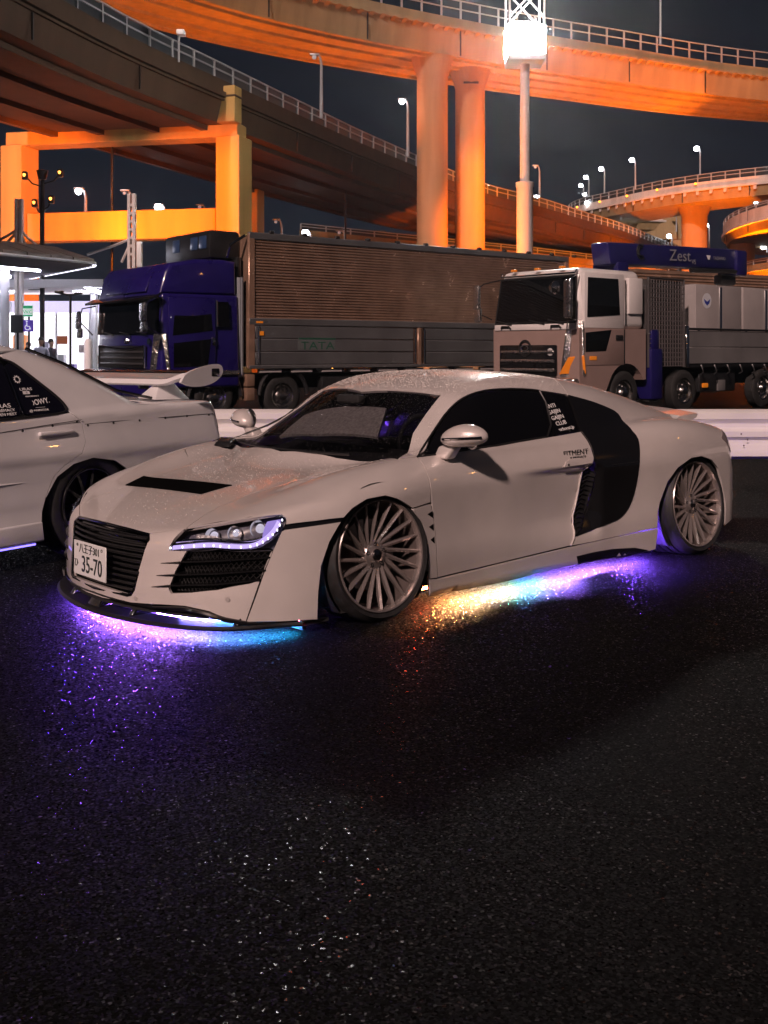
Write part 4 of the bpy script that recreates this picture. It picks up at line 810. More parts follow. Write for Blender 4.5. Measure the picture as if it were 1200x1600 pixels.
MB().tube([(.045, -1.38+.15*math.cos(a), 1.36+.15*math.sin(a)) for a in np.linspace(0, 2*math.pi, 25)[:-1]], .022, 6, closed=True).build('cab_emblem', SATIN, WT)
MB().tube([(.055, -1.38+.10*math.cos(a), 1.36+.055*math.sin(a)) for a in np.linspace(0, 2*math.pi, 25)[:-1]], .016, 6, closed=True).build('cab_emblem', CHROME, WT)
MB().lathe([(0, .04), (.07, .04), (.085, .02)], 'x', 20, (.0, y1-.72, 1.28)).build('round_badge', mat('badge_white', (.6, .58, .58), .3), WT)
MB().hexa([(-.20, -.02, .80), (.02, -.46, .80), (.07, -.43, .80), (-.13, .04, .80), (-.13, -.02, 1.90), (.0, -.30, 1.90), (.055, -.27, 1.90), (-.07, .04, 1.90)], .02).build('corner_deflector', CHROME2, WT)
MB().hexa([(-.22, -.02, .86), (.03, -.48, .84), (.082, -.45, .84), (-.14, .052, .86), (-.12, .0, 1.22), (.035, -.24, 1.18), (.078, -.21, 1.18), (-.09, .055, 1.22)], .015).build('indicator_lamp', amber, WT)
MB().tube([(-.11, y0+.14, 2.90), (-.06, y0+.16, 2.83), (-.06, y1-.16, 2.83), (-.11, y1-.14, 2.90)], .022, 6).build('roof_trim', CHROME, WT)
for q in (-.5, -1.15, -1.8): MB().rbox(-.12, -.04, q-.06, q+.06, 2.93, 2.975, .012).build('roof_marker', amber, WT)
MB().tube([(-1.40, .022, 1.80), (-1.40, .022, 2.72)], .012, 5).build('door_seal', SATIN, WT)
MB().tube([(-1.375, .012, 1.05), (-1.375, .012, 1.74)], .010, 5).build('door_seal', SATIN, WT); MB().tube([(-.13, .012, 1.05), (-.13, .012, 1.74)], .010, 5).build('door_seal', SATIN, WT)
BP = MB().rbox(-.1, .16, y0, y1, .32, .78, .06).build('bumper', CHROME2, WT)
for yy in (y0+.4, y1-.4): MB().rbox(.13, .18, yy-.25, yy+.2, .50, .70, .03).build('headlamp', CHROME, BP)
DO = MB().rbox(-1.36, -.12, -.02, .018, 1.02, 1.735, .015).build('door', TN, WT)
MB().rbox(-1.36, -.14, -.085, .012, 1.75, 2.84, .015).build('door_upper', WP, DO).rotation_euler = (0, 0, 0)
MB().hexa([(-1.22, .008, 2.02), (-.22, .008, 1.96), (-.22, .024, 1.96), (-1.22, .024, 2.02), (-1.18, -.0, 2.74), (-.24, -.0, 2.74), (-.24, .016, 2.74), (-1.18, .016, 2.74)], .006).build('side_glass', ts, DO)
MB().hexa([(-.78, .012, 1.30), (-.16, .012, 1.28), (-.16, .026, 1.28), (-.78, .026, 1.30), (-.95, .012, 1.72), (-.16, .012, 1.66), (-.16, .026, 1.66), (-.95, .026, 1.72)], .006).build('lower_glass', ts, DO)
MB().rbox(-1.30, -1.08, .016, .045, 1.52, 1.62, .015).build('door_handle', SATIN, DO)
MB().rbox(-1.95, -1.50, -.07, .03, 2.05, 2.78, .02).build('side_vent', WP, WT)
MB().rbox(-.5, -.28, .0, .03, 1.12, 1.20, .012).build('side_marker', amber, WT)
mirror_arm(WT, [(-.10, -.1, 2.80), (.15, .02, 2.76), (.42, .12, 2.66), (.46, .12, 2.1), (.42, .10, 1.95), (.05, -.05, 1.90)], [(.46, .12, 2.42, .46), (.44, .1, 2.08, .3)])
MB().lathe([(0, .10), (.10, .06), (.13, 0), (.12, -.01), (0, -.01)], 'x', 18, (.42, -.25, 2.52)).build('round_mirror', CHROME, WT)
mirror_arm(WT, [(-.10, y0+.1, 2.78), (.15, y0-.15, 2.7), (.22, y0-.25, 2.6), (.22, y0-.26, 2.1), (.05, y0, 1.95)], [(.22, y0-.28, 2.42, .5), (.20, y0-.26, 2.05, .3)])
MB().b(-7.6, -.2, -1.55, -1.3, .55, .95).build('chassis_rail', SATIN, WT); MB().b(-7.6, -.2, -.95, -.70, .55, .95).build('chassis_rail', SATIN, WT)
# wire cage behind the cab
CG = empty('wire_cage', parent=WT); cgm = mat('cage_steel', (.22, .20, .20), .4, metal=.8)
MB().b(-3.45, -2.22, -2.2, -.08, .98, 2.78).build('cage_load', mat('dark_cover', (.05, .045, .045), .7, noise=(5, .3)), CG)
mb = MB()
for k in range(14): x = -2.22-k*1.23/13; mb.tube([(x, -.04, .98), (x, -.04, 2.80)], .010, 4, cap=False)
for k in range(20): z = .98+k*1.82/19; mb.tube([(-2.22, -.035, z), (-3.45, -.035, z)], .010, 4, cap=False)
tag(mb.build('wire_mesh', cgm, CG), kind='stuff')
MB().tube([(-2.22, -.04, .96), (-2.22, -.04, 2.82), (-3.45, -.04, 2.82), (-3.45, -.04, .96)], .03, 6).build('cage_frame', cgm, CG)
# crane: column, outrigger, boom
CR = empty('loading_crane', parent=WT); CB = mat('crane_blue', (.012, .009, .09), .3, coat=.6, noise=(3, .15))
MB().rbox(-2.62, -2.22, -.38, .04, .30, 1.35, .04).build('outrigger_leg', CB, CR); MB().rbox(-2.56, -2.30, -.40, .0, 1.30, 1.75, .05).build('outrigger_leg', CB, CR)
MB().lathe([(0, 0), (.16, 0), (.16, .04), (0, .04)], 'z', 16, (-2.42, -.17, .26)).build('outrigger_foot', SATIN, CR)
MB().rbox(-2.6, -2.2, -1.5, -.8, .95, 3.2, .06).build('crane_column', CB, CR)
MB().hexa([(-2.0, -1.32, 3.12), (-6.9, -1.28, 3.24), (-6.9, -.88, 3.24), (-2.0, -.84, 3.12), (-1.9, -1.32, 3.60), (-6.9, -1.28, 3.74), (-6.9, -.88, 3.74), (-1.9, -.84, 3.60)], .05).build('crane_boom', CB, CR)
MB().rbox(-7.15, -6.7, -1.36, -.80, 3.10, 3.72, .06).build('boom_head', CB, CR)
MB().rbox(-6.9, -6.3, -1.2, -.95, 2.88, 3.12, .05).build('boom_hook', SATIN, CR)
MB().tube([(-4.9, -.86, 3.14), (-6.8, -.86, 3.2)], .05, 8).build('boom_cylinder', SATIN, CR)
text('lettering', 'Zest', .36, mat('letter_grey', (.26, .26, .28), .4), CR, (-4.45, -.825, 3.44), (-1, -.012, .025), (0, 0, 1), 1.25)
text('lettering', 'V5', .16, mat('letter_grey', (.5, .5, .5), .4), CR, (-4.98, -.83, 3.33), (-1, -.012, .025), (0, 0, 1))
text('lettering', 'ᐯ', .15, stk, CR, (-5.55, -.83, 3.46), (-1, -.012, .025), (0, 0, 1)) if 0 else MB().hexa([(-5.55, -.838, 3.42), (-5.60, -.838, 3.42), (-5.60, -.83, 3.42), (-5.55, -.83, 3.42), (-5.48, -.838, 3.52), (-5.64, -.838, 3.52), (-5.64, -.83, 3.52), (-5.48, -.83, 3.52)]).build('boom_logo', stk, CR)
text('lettering', 'TADANO', .11, mat('letter_grey', (.5, .5, .5), .4), CR, (-6.0, -.832, 3.47), (-1, -.012, .025), (0, 0, 1), 1.1)
for r in (.16, .10): MB().tube([(-3.05+r*math.cos(a), -.83, 3.46+r*math.sin(a)) for a in np.linspace(-2.2, 2.0, 16)], .018, 5).build('boom_hose', SATIN, CR)
# flat bed with gates and grey lockers
WGATE = mat('gate_grey', (.20, .195, .195), .42, metal=.3, noise=(1.2, .15))
MB().b(-7.7, -3.5, y0, y1-.03, .95, 1.05).build('bed_floor', SATIN, WT)
for k in range(2): MB().rbox(-7.7, -3.56, -.05, .0, 1.03+k*.36, 1.38+k*.36, .012, 1).build('bed_gate', WGATE, WT)
MB().rbox(-7.7, -3.54, -.05, .03, 1.75, 1.80, .01, 1).build('gate_rail', SATIN, WT)
MB().rbox(-3.58, -3.48, -.06, .02, .95, 1.84, .012, 1).build('bed_post', CHROME, WT)
for k in range(8): MB().tube([(-4.0-k*.5, .02, 1.0), (-4.0-k*.5, .06, .92), (-4.03-k*.5, .06, .84), (-3.97-k*.5, .02, .80)], .018, 5).build('rope_hook', SATIN, WT)
for x in (-1.455, -3.5, -6.6): [truck_wheel(WT, x, -.05 if s > 0 else y0+.05, s, .45, .27) for s in (1, -1)]
MB().rbox(-5.6, -4.2, -.5, -.15, .40, .85, .04).build('tool_box', SATIN, WT); MB().rbox(-5.15, -4.85, -.16, -.12, .42, .66, .01).build('tool_box', WGATE, WT)
MB().rbox(-4.45, -4.25, -.14, -.09, .50, .60, .02).build('side_marker', amber, WT)
for q, (a, b_) in enumerate(((-4.25, -6.05), (-6.12, -7.9))):
    K = MB().rbox(b_, a, -2.0, -.28, 1.06, 2.78, .025).build('grey_locker', mat('locker_grey', (.30, .275, .27), .45, noise=(1.2, .12)), None)
    K.parent = WT
    MB().rbox(a-.98, a-.90, -.30, -.255, 1.10, 2.74, .01).build('locker_rail', CHROME, K)
    MB().rbox(a-.12, a-.05, -.30, -.25, 1.6, 1.8, .01).build('locker_latch', CHROME, K)
    if q == 0:
        MB().lathe([(0, .004), (.17, .004), (.17, 0)], 'y', 24, (a-.42, -.28, 2.42)).build('locker_emblem', mat('emblem_white', (.6, .62, .66), .4), K)
        MB().prism([(a-.30, 2.46), (a-.42, 2.40), (a-.54, 2.46), (a-.50, 2.37), (a-.42, 2.31), (a-.34, 2.37)], -.2758, -.273).build('locker_emblem', mat('emblem_blue', (.03, .05, .3), .4), K)
# --- the second corrugated truck farther back
BT2 = empty('far_box_truck', (6.6, 29.5, 0), math.atan2(-.5, -.86), 'orange-lit corrugated box truck standing far behind the crane boom', 'truck')
MB().b(-9, 0, -2.5, 0, 1.0, 3.55).build('box_body', STEEL, BT2)
v = []; zz = [(1.2+k*.085/2*1.0, .03*(k % 2)) for k in range(54)]
for x in (-.1, -8.9):
    for z, yy in zz: v.append((x, .005+yy, z))
tag(MB().add(v, [(i, i+1, len(zz)+i+1, len(zz)+i) for i in range(len(zz)-1)]).build('corrugated_rib', STEEL, BT2), kind='stuff')
for x in (-1, -7, -8.1): truck_wheel(BT2, x, -.1, 1, .45, .26)
# ---------------- the white supercar ----------------
O = {
'hoodL':[(2.234,0.354,0.442),(2.193,0.446,0.461),(2.15,0.53,0.478),(2.034,0.496,0.521),(1.925,0.475,0.553),(1.749,0.457,0.593),(1.491,0.499,0.645),(1.384,0.743,0.708),(1.221,0.794,0.732),(1.1,0.811,0.744)],
'wsL_top':[(0.575,0.33,1.061),(0.52,0.526,1.043)],
'wsL_side':[(0.52,0.526,1.043),(0.599,0.546,0.993),(0.673,0.563,0.944),(0.813,0.611,0.85),(1.092,0.802,0.746)],
'wsL_base':[(1.096,0.806,0.745),(1.063,0.613,0.727),(1.127,0.484,0.722)],
'winL':[(0.982,0.821,0.75),(0.743,0.685,0.851),(0.579,0.641,0.968),(0.45,0.636,1.034),(0.323,0.636,1.063),(0.136,0.644,1.073),(-0.063,0.654,1.065),(-0.253,0.673,1.043),(-0.383,0.687,1.023)],
'belt':[(-0.337,0.82,0.816),(-0.097,0.826,0.802),(0.14,0.83,0.793),(0.491,0.842,0.772),(0.829,0.821,0.754),(0.982,0.821,0.75)],
'glassdiv':[(-0.181,0.665,1.052),(-0.087,0.825,0.803)],
'roofrear':[(-0.396,0.628,1.08)],
'grille':[(2.234,0.354,0.442),(2.245,0.381,0.423),(2.297,0.311,0.175),(2.302,0.288,0.16)],
'head':[(2.221,0.504,0.384),(2.152,0.538,0.476),(2.064,0.662,0.508),(1.967,0.774,0.534),(1.855,0.863,0.549),(1.841,0.878,0.533),(1.866,0.877,0.478),(1.905,0.864,0.398),(1.956,0.832,0.397),(2.047,0.765,0.396),(2.097,0.713,0.405),(2.143,0.653,0.395)],
'led':[(2.219,0.511,0.388),(2.167,0.613,0.404),(2.115,0.689,0.411),(2.077,0.733,0.407),(2.003,0.801,0.404),(1.956,0.832,0.417),(1.919,0.854,0.444),(1.884,0.869,0.479),(1.862,0.873,0.52)],
'intake':[(2.18,0.591,0.388),(2.209,0.546,0.296),(2.229,0.518,0.214),(2.226,0.529,0.195),(2.175,0.625,0.207),(2.102,0.721,0.223),(1.996,0.816,0.252),(1.957,0.839,0.267),(1.905,0.864,0.395),(2.047,0.765,0.393)],
'fin1':[(2.24,0.469,0.324),(2.186,0.589,0.34),(2.098,0.714,0.352),(1.915,0.858,0.364)],
'fin2':[(2.252,0.45,0.267),(2.211,0.548,0.28),(2.1,0.718,0.296),(1.935,0.851,0.309)],
'fin3':[(2.264,0.426,0.213),(2.227,0.52,0.229),(2.102,0.721,0.249),(1.955,0.841,0.267)],
'canseam':[(1.905,0.864,0.395),(1.942,0.847,0.298),(1.978,0.829,0.186),(2.011,0.808,0.082)],
'liptop':[(2.011,0.808,0.082),(2.08,0.749,0.1),(2.128,0.693,0.128),(2.191,0.597,0.144),(2.264,0.426,0.134),(2.308,0.267,0.122),(2.332,0.082,0.115)],
'strip_up':[(1.846,0.884,0.506),(1.725,0.93,0.513),(1.581,0.969,0.52)],
'strip_lo':[(1.853,0.884,0.486),(1.728,0.933,0.496),(1.595,0.967,0.504)],
'archF':[(1.711,0.94,0.069),(1.71,0.946,0.194),(1.696,0.948,0.309),(1.655,0.957,0.416),(1.595,0.967,0.504),(1.581,0.969,0.52),(1.528,0.969,0.559),(1.436,0.964,0.592),(1.322,0.964,0.598),(1.229,0.964,0.57),(1.131,0.951,0.519),(1.049,0.938,0.422),(1.016,0.935,0.301),(1.005,0.924,0.158)],
'flareseam':[(1.131,0.951,0.519),(0.992,0.933,0.533)],
'doorF':[(0.982,0.821,0.75),(0.996,0.91,0.675),(0.993,0.934,0.59),(0.975,0.929,0.483),(0.954,0.926,0.385),(0.947,0.928,0.256),(0.93,0.915,0.146)],
'doorB':[(0.93,0.915,0.146),(0.595,0.894,0.15),(0.242,0.895,0.163),(-0.139,0.903,0.179)],
'doorR':[(-0.139,0.903,0.179),(-0.185,0.893,0.234),(-0.189,0.867,0.308),(-0.253,0.858,0.429),(-0.276,0.891,0.582),(-0.321,0.915,0.618),(-0.351,0.907,0.667),(-0.353,0.868,0.75),(-0.337,0.82,0.816)],
'bladeT':[(-0.383,0.687,1.023),(-0.555,0.711,0.986),(-0.699,0.732,0.943),(-0.784,0.745,0.909),(-0.801,0.771,0.866),(-0.763,0.86,0.809),(-0.776,0.907,0.76),(-0.761,0.931,0.712),(-0.722,0.955,0.612),(-0.71,0.949,0.509),(-0.681,0.942,0.411),(-0.635,0.939,0.342),(-0.561,0.933,0.292),(-0.459,0.925,0.275),(-0.379,0.908,0.255),(-0.198,0.897,0.226)],
'bladeF':[(-0.198,0.897,0.226),(-0.26,0.885,0.262),(-0.339,0.865,0.359),(-0.367,0.881,0.478),(-0.375,0.902,0.568),(-0.351,0.907,0.667),(-0.353,0.868,0.75),(-0.337,0.82,0.816),(-0.367,0.753,0.921)],
'vent':[(-0.325,0.913,0.61),(-0.375,0.902,0.568),(-0.367,0.881,0.478),(-0.339,0.865,0.359),(-0.26,0.885,0.262),(-0.207,0.894,0.232),(-0.227,0.874,0.286),(-0.31,0.86,0.454),(-0.324,0.886,0.575)],
'skirtT':[(0.93,0.915,0.143),(0.595,0.894,0.147),(0.242,0.895,0.16),(-0.139,0.903,0.175),(-0.522,0.925,0.189),(-0.892,0.969,0.208)],
'skirtB':[(-0.894,0.968,0.204),(-0.889,0.953,0.077),(-0.822,0.944,0.071),(-0.203,0.888,0.066),(0.434,0.882,0.049),(0.984,0.902,0.06),(1.005,0.924,0.154)],
'skirtblk':[(-0.192,0.897,0.115),(-0.336,0.904,0.122),(-0.505,0.915,0.122),(-0.699,0.934,0.109),(-0.818,0.947,0.081),(-0.552,0.903,0.058),(-0.217,0.882,0.06)],
'archR':[(-0.892,0.969,0.208),(-0.893,0.973,0.306),(-0.914,0.973,0.362),(-0.988,0.977,0.482),(-1.087,0.985,0.562),(-1.232,0.987,0.613),(-1.347,0.988,0.617),(-1.469,0.986,0.585),(-1.553,0.981,0.525)],
'rseam':[(-0.719,0.952,0.543),(-1.049,0.983,0.549)],
'hoodvent':[(1.882,-0.492,0.564),(1.761,-0.577,0.598),(1.701,0.211,0.605),(1.863,0.177,0.573)],
'handle':[(-0.071,0.907,0.628),(-0.102,0.9,0.661),(-0.158,0.896,0.675),(-0.332,0.903,0.676),(-0.323,0.914,0.636)],
'crease':[(0.407,0.904,0.61),(0.039,0.906,0.621),(-0.325,0.913,0.644)],
'mirrorbase':[(0.802,0.818,0.758)],
'decal1':[(-0.16,0.895,0.679)],
'decal2':[(-0.188,0.765,0.902)],
'sens1':[(2.292,0.331,0.149)],
'sens2':[(2.072,0.756,0.182)],
}
CAR = empty('sports_car', (.356, 6.768, 0), math.atan2(-math.sin(.725), -math.cos(.725)),
            'low pearl white coupe with black side blades, purple underglow and plate 35-70', 'sports car')
body_ = car
# --- painted panels
hood_c = [(2.262, 0, .452)]+O['hoodL']+[(1.098, .806, .745), (1.095, .613, .727), (1.16, .40, .72), (1.225, 0, .715)]
HOODP, = panel('hood', full(hood_c), (.25, 0, 1), body_, PAINT, CAR, both=False, gap=.0012, lift=.2)
fender = O['hoodL'][2:]+O['doorF'][:3]+[(.992, .933, .533)]+[(1.131, .951, .519), (1.229, .964, .57), (1.322, .964, .598), (1.436, .964, .592), (1.528, .969, .559), (1.581, .969, .52)]+[O['strip_up'][1], O['strip_up'][0]]+[O['head'][5], O['head'][4], O['head'][3], O['head'][2]]
panel('front_fender', fender, (.25, .72, .65), body_, PAINT, CAR, gap=.0012)
fl = [(1.131, .951, .516), (.994, .933, .529)]+O['doorF'][3:]+[(1.005, .924, .15), (1.005, .924, .158), (1.016, .935, .301), (1.049, .938, .422)]
panel('fender_flare', fl, (0, 1, .1), body_, PAINT, CAR, gap=.0035, off=.002)
corner = [O['strip_lo'][0], O['strip_lo'][1], O['strip_lo'][2], (1.655, .957, .416), (1.696, .948, .309), (1.71, .946, .194), (1.711, .94, .069), (1.87, .875, .074), (2.011, .808, .082), O['canseam'][2], O['canseam'][1], O['canseam'][0], O['head'][6]]
panel('bumper_corner', corner, (.55, .8, .15), body_, PAINT, CAR, gap=.003, off=.003)
panel('fender_strip', [O['strip_up'][0], O['strip_up'][1], O['strip_up'][2], O['strip_lo'][2], O['strip_lo'][1], O['strip_lo'][0]], (.5, .8, .2), body_, BLK, CAR, gap=-.004, off=-.012)
# front bumper: U-shaped, grille opening in the middle
gcorner = [(2.234, .354, .442), (2.244, .376, .42), (2.25, .376, .39), (2.29, .318, .19), (2.296, .30, .168), (2.302, .275, .160), (2.33, 0, .155)]
outer = [(2.234, .354, .442), (2.193, .446, .461), (2.15, .53, .478), O['head'][0], O['intake'][0], O['intake'][1], O['intake'][2], O['intake'][3], O['intake'][4], O['intake'][5], O['intake'][6], O['intake'][7], O['intake'][8],
         O['canseam'][1], O['canseam'][2], O['canseam'][3]]+O['liptop'][1:]+[(2.335, 0, .113)]
U = outer[:-1]+my(outer[:-1])          # left outer top -> bottom, right bottom -> right outer top
U = U+[(p[0], -p[1], p[2]) for p in gcorner[:-1]]+gcorner[:-1][::-1][:-1]
panel('front_bumper', U, (.93, 0, .3), body_, PAINT, CAR, both=False, gap=.0012, lift=.4, reach=.8)
# door, roof, rear
door = O['doorF']+O['doorB'][1:]+O['doorR'][1:]+O['belt'][1:-1]
D1, D2 = panel('door', door, (0, 1, .15), body_, PAINT, CAR, gap=.0034)
roofc = [(.66, 0, 1.082), (.575, .33, 1.061), (.535, .50, 1.048), (.52, .526, 1.043), (.599, .546, .993), (.673, .563, .944), (.813, .611, .85), (1.092, .802, .746), (.982, .821, .75)]+O['winL'][1:]+[(-.396, .628, 1.08), (-.42, .40, 1.14), (-.43, 0, 1.165)]
ROOFP, = panel('roof', full(roofc), (.12, 0, 1), body_, PAINT, CAR, both=False, gap=.0015, lift=.25)
tail = [(-1.60, .975, .44), (-1.645, .965, .30), (-1.66, .95, .13), (-1.82, .86, .12), (-1.90, .70, .12), (-1.96, .3, .12), (-1.975, 0, .12), (-1.97, 0, .40), (-1.93, 0, .62), (-1.80, 0, .78)]
rq = O['bladeT'][:-1]+[(-.198, .897, .222), (-.145, .903, .178)]+O['skirtT'][4:]+O['archR'][1:]+tail+[(-1.3, 0, .96), (-.9, 0, 1.07), (-.43, 0, 1.165), (-.42, .40, 1.14), (-.396, .628, 1.08)]
panel('rear_quarter', rq, (-.38, .68, .62), body_, PAINT, CAR, gap=.0012, lift=.35, reach=.9)
panel('engine_cover', full([(-.62, 0, 1.12), (-.66, .34, 1.1), (-1.0, .40, 1.03), (-1.5, .44, .90), (-1.56, 0, .90)]), (-.35, 0, 1), body_, BLK, CAR, both=False, gap=0, off=.003, lift=.2)
panel('side_blade', smoothline(O['bladeT'], 1)+O['bladeF'][1:], (-.1, 1, .25), body_, BLK, CAR, gap=.002, off=.006, res=.02)
both(lambda mb, s: mb.tube([(x, s*(surf(body_, x, z)+.0065), z) for x, z in ((-.36, .612), (-.5, .617), (-.62, .62), (-.715, .622))], .0025, 5), 'blade_seam', SATIN, CAR)
both(lambda mb, s: mb.tube([(x, s*(surf(body_, x, z)+.004), z) for x, z in smoothline([(-.30, .615), (-.275, .582), (-.253, .43), (-.19, .31), (-.185, .235), (-.141, .182)], 1)], .0045, 6), 'door_edge', PAINT, CAR)
VP = panel('side_vent', O['vent'], (.3, 1, 0), body_, SATIN, CAR, gap=.001, off=-.01, res=.012)
for k in range(13):                     # honeycomb ribs of the vent
    def rib(mb, s, k=k):
        z = .27+k*.026; xa = -.255-.105*(z-.25)/.3; y = surf(body_, xa, z)
        mb.tube([(xa+.06, s*(surf(body_, xa+.06, z)-.004), z-.006), (xa+.02, s*(surf(body_, xa+.02, z)-.004), z+.007), (xa-.02, s*(surf(body_, xa-.02, z)-.004), z-.006)], .0035, 5)
    for s, v in zip((1, -1), VP):
        mb = MB(); rib(mb, s); mb.build('vent_rib', SATIN, v)
SK = panel('side_skirt', O['skirtT']+O['skirtB'], (0, 1, 0), body_, PAINT, CAR, gap=.004, off=.008)
panel('skirt_insert', O['skirtblk'], (0, 1, -.05), body_, BLK, CAR, gap=0, off=.012)
# --- glass
wsc = [(.655, 0, 1.079)]+O['wsL_top']+O['wsL_side'][1:-1]+[(1.085, .79, .749), (1.098, .70, .735), (1.105, .613, .727), (1.165, .40, .721), (1.228, 0, .716)]
wg = mat('windshield_glass', (.004, .004, .005), .02, spec=.6)
_n = wg.node_tree.nodes; _l = wg.node_tree.links
_tr = _n.new('ShaderNodeBsdfTransparent'); _tr.inputs[0].default_value = (.62, .62, .64, 1); _mx = _n.new('ShaderNodeMixShader'); _mx.inputs[0].default_value = .80
_o = [x for x in _n if x.type == 'OUTPUT_MATERIAL'][0]
_l.new(_n['Principled BSDF'].outputs[0], _mx.inputs[1]); _l.new(_tr.outputs[0], _mx.inputs[2]); _l.new(_mx.outputs[0], _o.inputs[0])
WSP, = panel('windshield', full(wsc), (.55, 0, .85), body_, wg, CAR, both=False, gap=.003, off=-.004, lift=.25)
gd = O['glassdiv']
sw = O['winL'][:7]+[(-.181, .665, 1.052), (-.087, .825, .803)]+O['belt'][2:-1]
panel('side_window', sw, (0, 1, .35), body_, GLASSD, CAR, gap=.005, off=-.005)
panel('quarter_window', [(-.19, .667, 1.05), (-.253, .673, 1.043), (-.383, .687, 1.023), (-.367, .753, .921), (-.337, .82, .816), (-.10, .826, .803)], (0, 1, .35), body_, GLASSD, CAR, gap=.004, off=-.006)
def winframe(mb, s): mb.tube([(p[0], s*(p[1]+.001), p[2]) for p in smoothline(sw, 1)], .006, 6, closed=True)
both(winframe, 'window_seal', SATIN, CAR)
# --- cabin seen through the windshield
cab = empty('cabin', parent=CAR)
MB().b(-.6, 1.05, -.62, .62, .12, .2).build('cabin_floor', INT, cab)
MB().b(-.62, -.58, -.62, .62, .15, 1.0).build('bulkhead', INT, cab); MB().b(1.10, 1.16, -.78, .78, .1, .66).build('firewall', INT, cab)
for s in (1, -1): MB().b(-.62, 1.16, s*.72, s*.74, .1, .70).build('door_card', INT, cab)  # firewall and side walls added to keep underglow out of the cabin
MB().hexa([(.55, -.68, .3), (1.15, -.7, .3), (1.15, .7, .3), (.55, .68, .3), (.62, -.66, .74), (1.12, -.58, .67), (1.12, .58, .67), (.62, .66, .74)], .03).build('dashboard', INT, cab)
for y in (.36, -.36):
    MB().hexa([(-.25, y-.22, .2), (.25, y-.22, .2), (.25, y+.22, .2), (-.25, y+.22, .2), (-.2, y-.2, .42), (.25, y-.2, .45), (.25, y+.2, .45), (-.2, y+.2, .42)], .05).build('seat', INT, cab)
    MB().hexa([(-.38, y-.2, .4), (-.22, y-.2, .4), (-.22, y+.2, .4), (-.38, y+.2, .4), (-.5, y-.13, .98), (-.38, y-.13, .98), (-.38, y+.13, .98), (-.5, y+.13, .98)], .05).build('backrest', INT, cab)
c0 = Vector((.5, .36, .74)); MB().tube([c0+Vector((.05*math.cos(a)*-.4, .18*math.cos(a)*1, .18*math.sin(a))) for a in np.linspace(0, 2*math.pi, 25)[:-1]], .014, 8, closed=True).build('steering_wheel', INT, cab)
shade = mat('sunshade_fabric', (.34, .32, .31), .9, noise=(60, .35), bump=(90, .5, .004))
panel('sunshade', [(.98, -.38, .80), (.74, -.47, .93), (.70, .26, 1.0), (.90, .42, .855), (.99, 0, .83)], (.55, 0, .85), body_, shade, cab, both=False, gap=0, off=-.05, lift=.25)
MB().rbox(.70, .76, -.10, .10, .985, 1.035, .015).build('mirror_inside', INT, cab)
# --- grille with frame, slats and number plate
gfl = gcorner[:-1]
panel('grille_opening', full([(2.262, 0, .44)]+[(2.23, .35, .437)]+gcorner[1:]), (1, 0, .2), body_, INT, CAR, both=False, gap=-.01, off=-.07, lift=.3)
gp2 = [(x+.004, y, z-.004) for x, y, z in full([(2.258, 0, .452), (2.253, .18, .45)]+gcorner)]
MB().tube(gp2, .008, 8, closed=True).build('grille_frame', mat('dark_chrome', (.22, .22, .23), .15, metal=1), CAR)
GR = MB().b(2.19, 2.195, -.03, .03, .4, .405).build('grille_mount', SATIN, CAR)
def gw(z): return .365-(.44-z)*.19/.28*.33 if z > .18 else .29
for k in range(10):
    z = .182+k*.0265; w = gw(z)
    MB().tube([(xfront(y, z)-.018, y, z) for y in np.linspace(-w, w, 15)], .0065, 6).build('grille_slat', SATIN, GR)
MB().tube([(2.232-.06*abs(y)*abs(y), y, .415) for y in np.linspace(-.33, .33, 11)], .012, 6).build('grille_bar', BLK, GR)
MB().b(2.246, 2.25, -.22, -.165, .402, .412).build('grille_badge', mat('badge_silver', (.6, .6, .62), .3, metal=1), GR)
PL = MB().rbox(2.352, 2.358, -.165, .165, .20, .365, .0028, 1).build('number_plate', mat('plate_white', (.72, .73, .72), .45), CAR)
ptx = mat('plate_green', (.012, .02, .016), .5)
text('plate_text', '35-70', .112, ptx, PL, (2.3595, .025, .255), (0, 1, 0), (0, 0, 1), .82)
text('plate_text', 'ひ', .045, ptx, PL, (2.3595, -.135, .255), (0, 1, 0), (0, 0, 1))
text('plate_text', '八王子301', .05, ptx, PL, (2.3595, .0, .33), (0, 1, 0), (0, 0, 1), .95)
for y in (-.125, .125): MB().lathe([(0, 0), (.008, .0), (.006, .003)], 'x', 12, (2.358, y, .345)).build('plate_bolt', ptx, PL)
text('plate_text', '35-70', .112, ptx, PL, (2.3595, .025, .255), (0, 1, 0), (0, 0, 1), .82).location.x += .0005
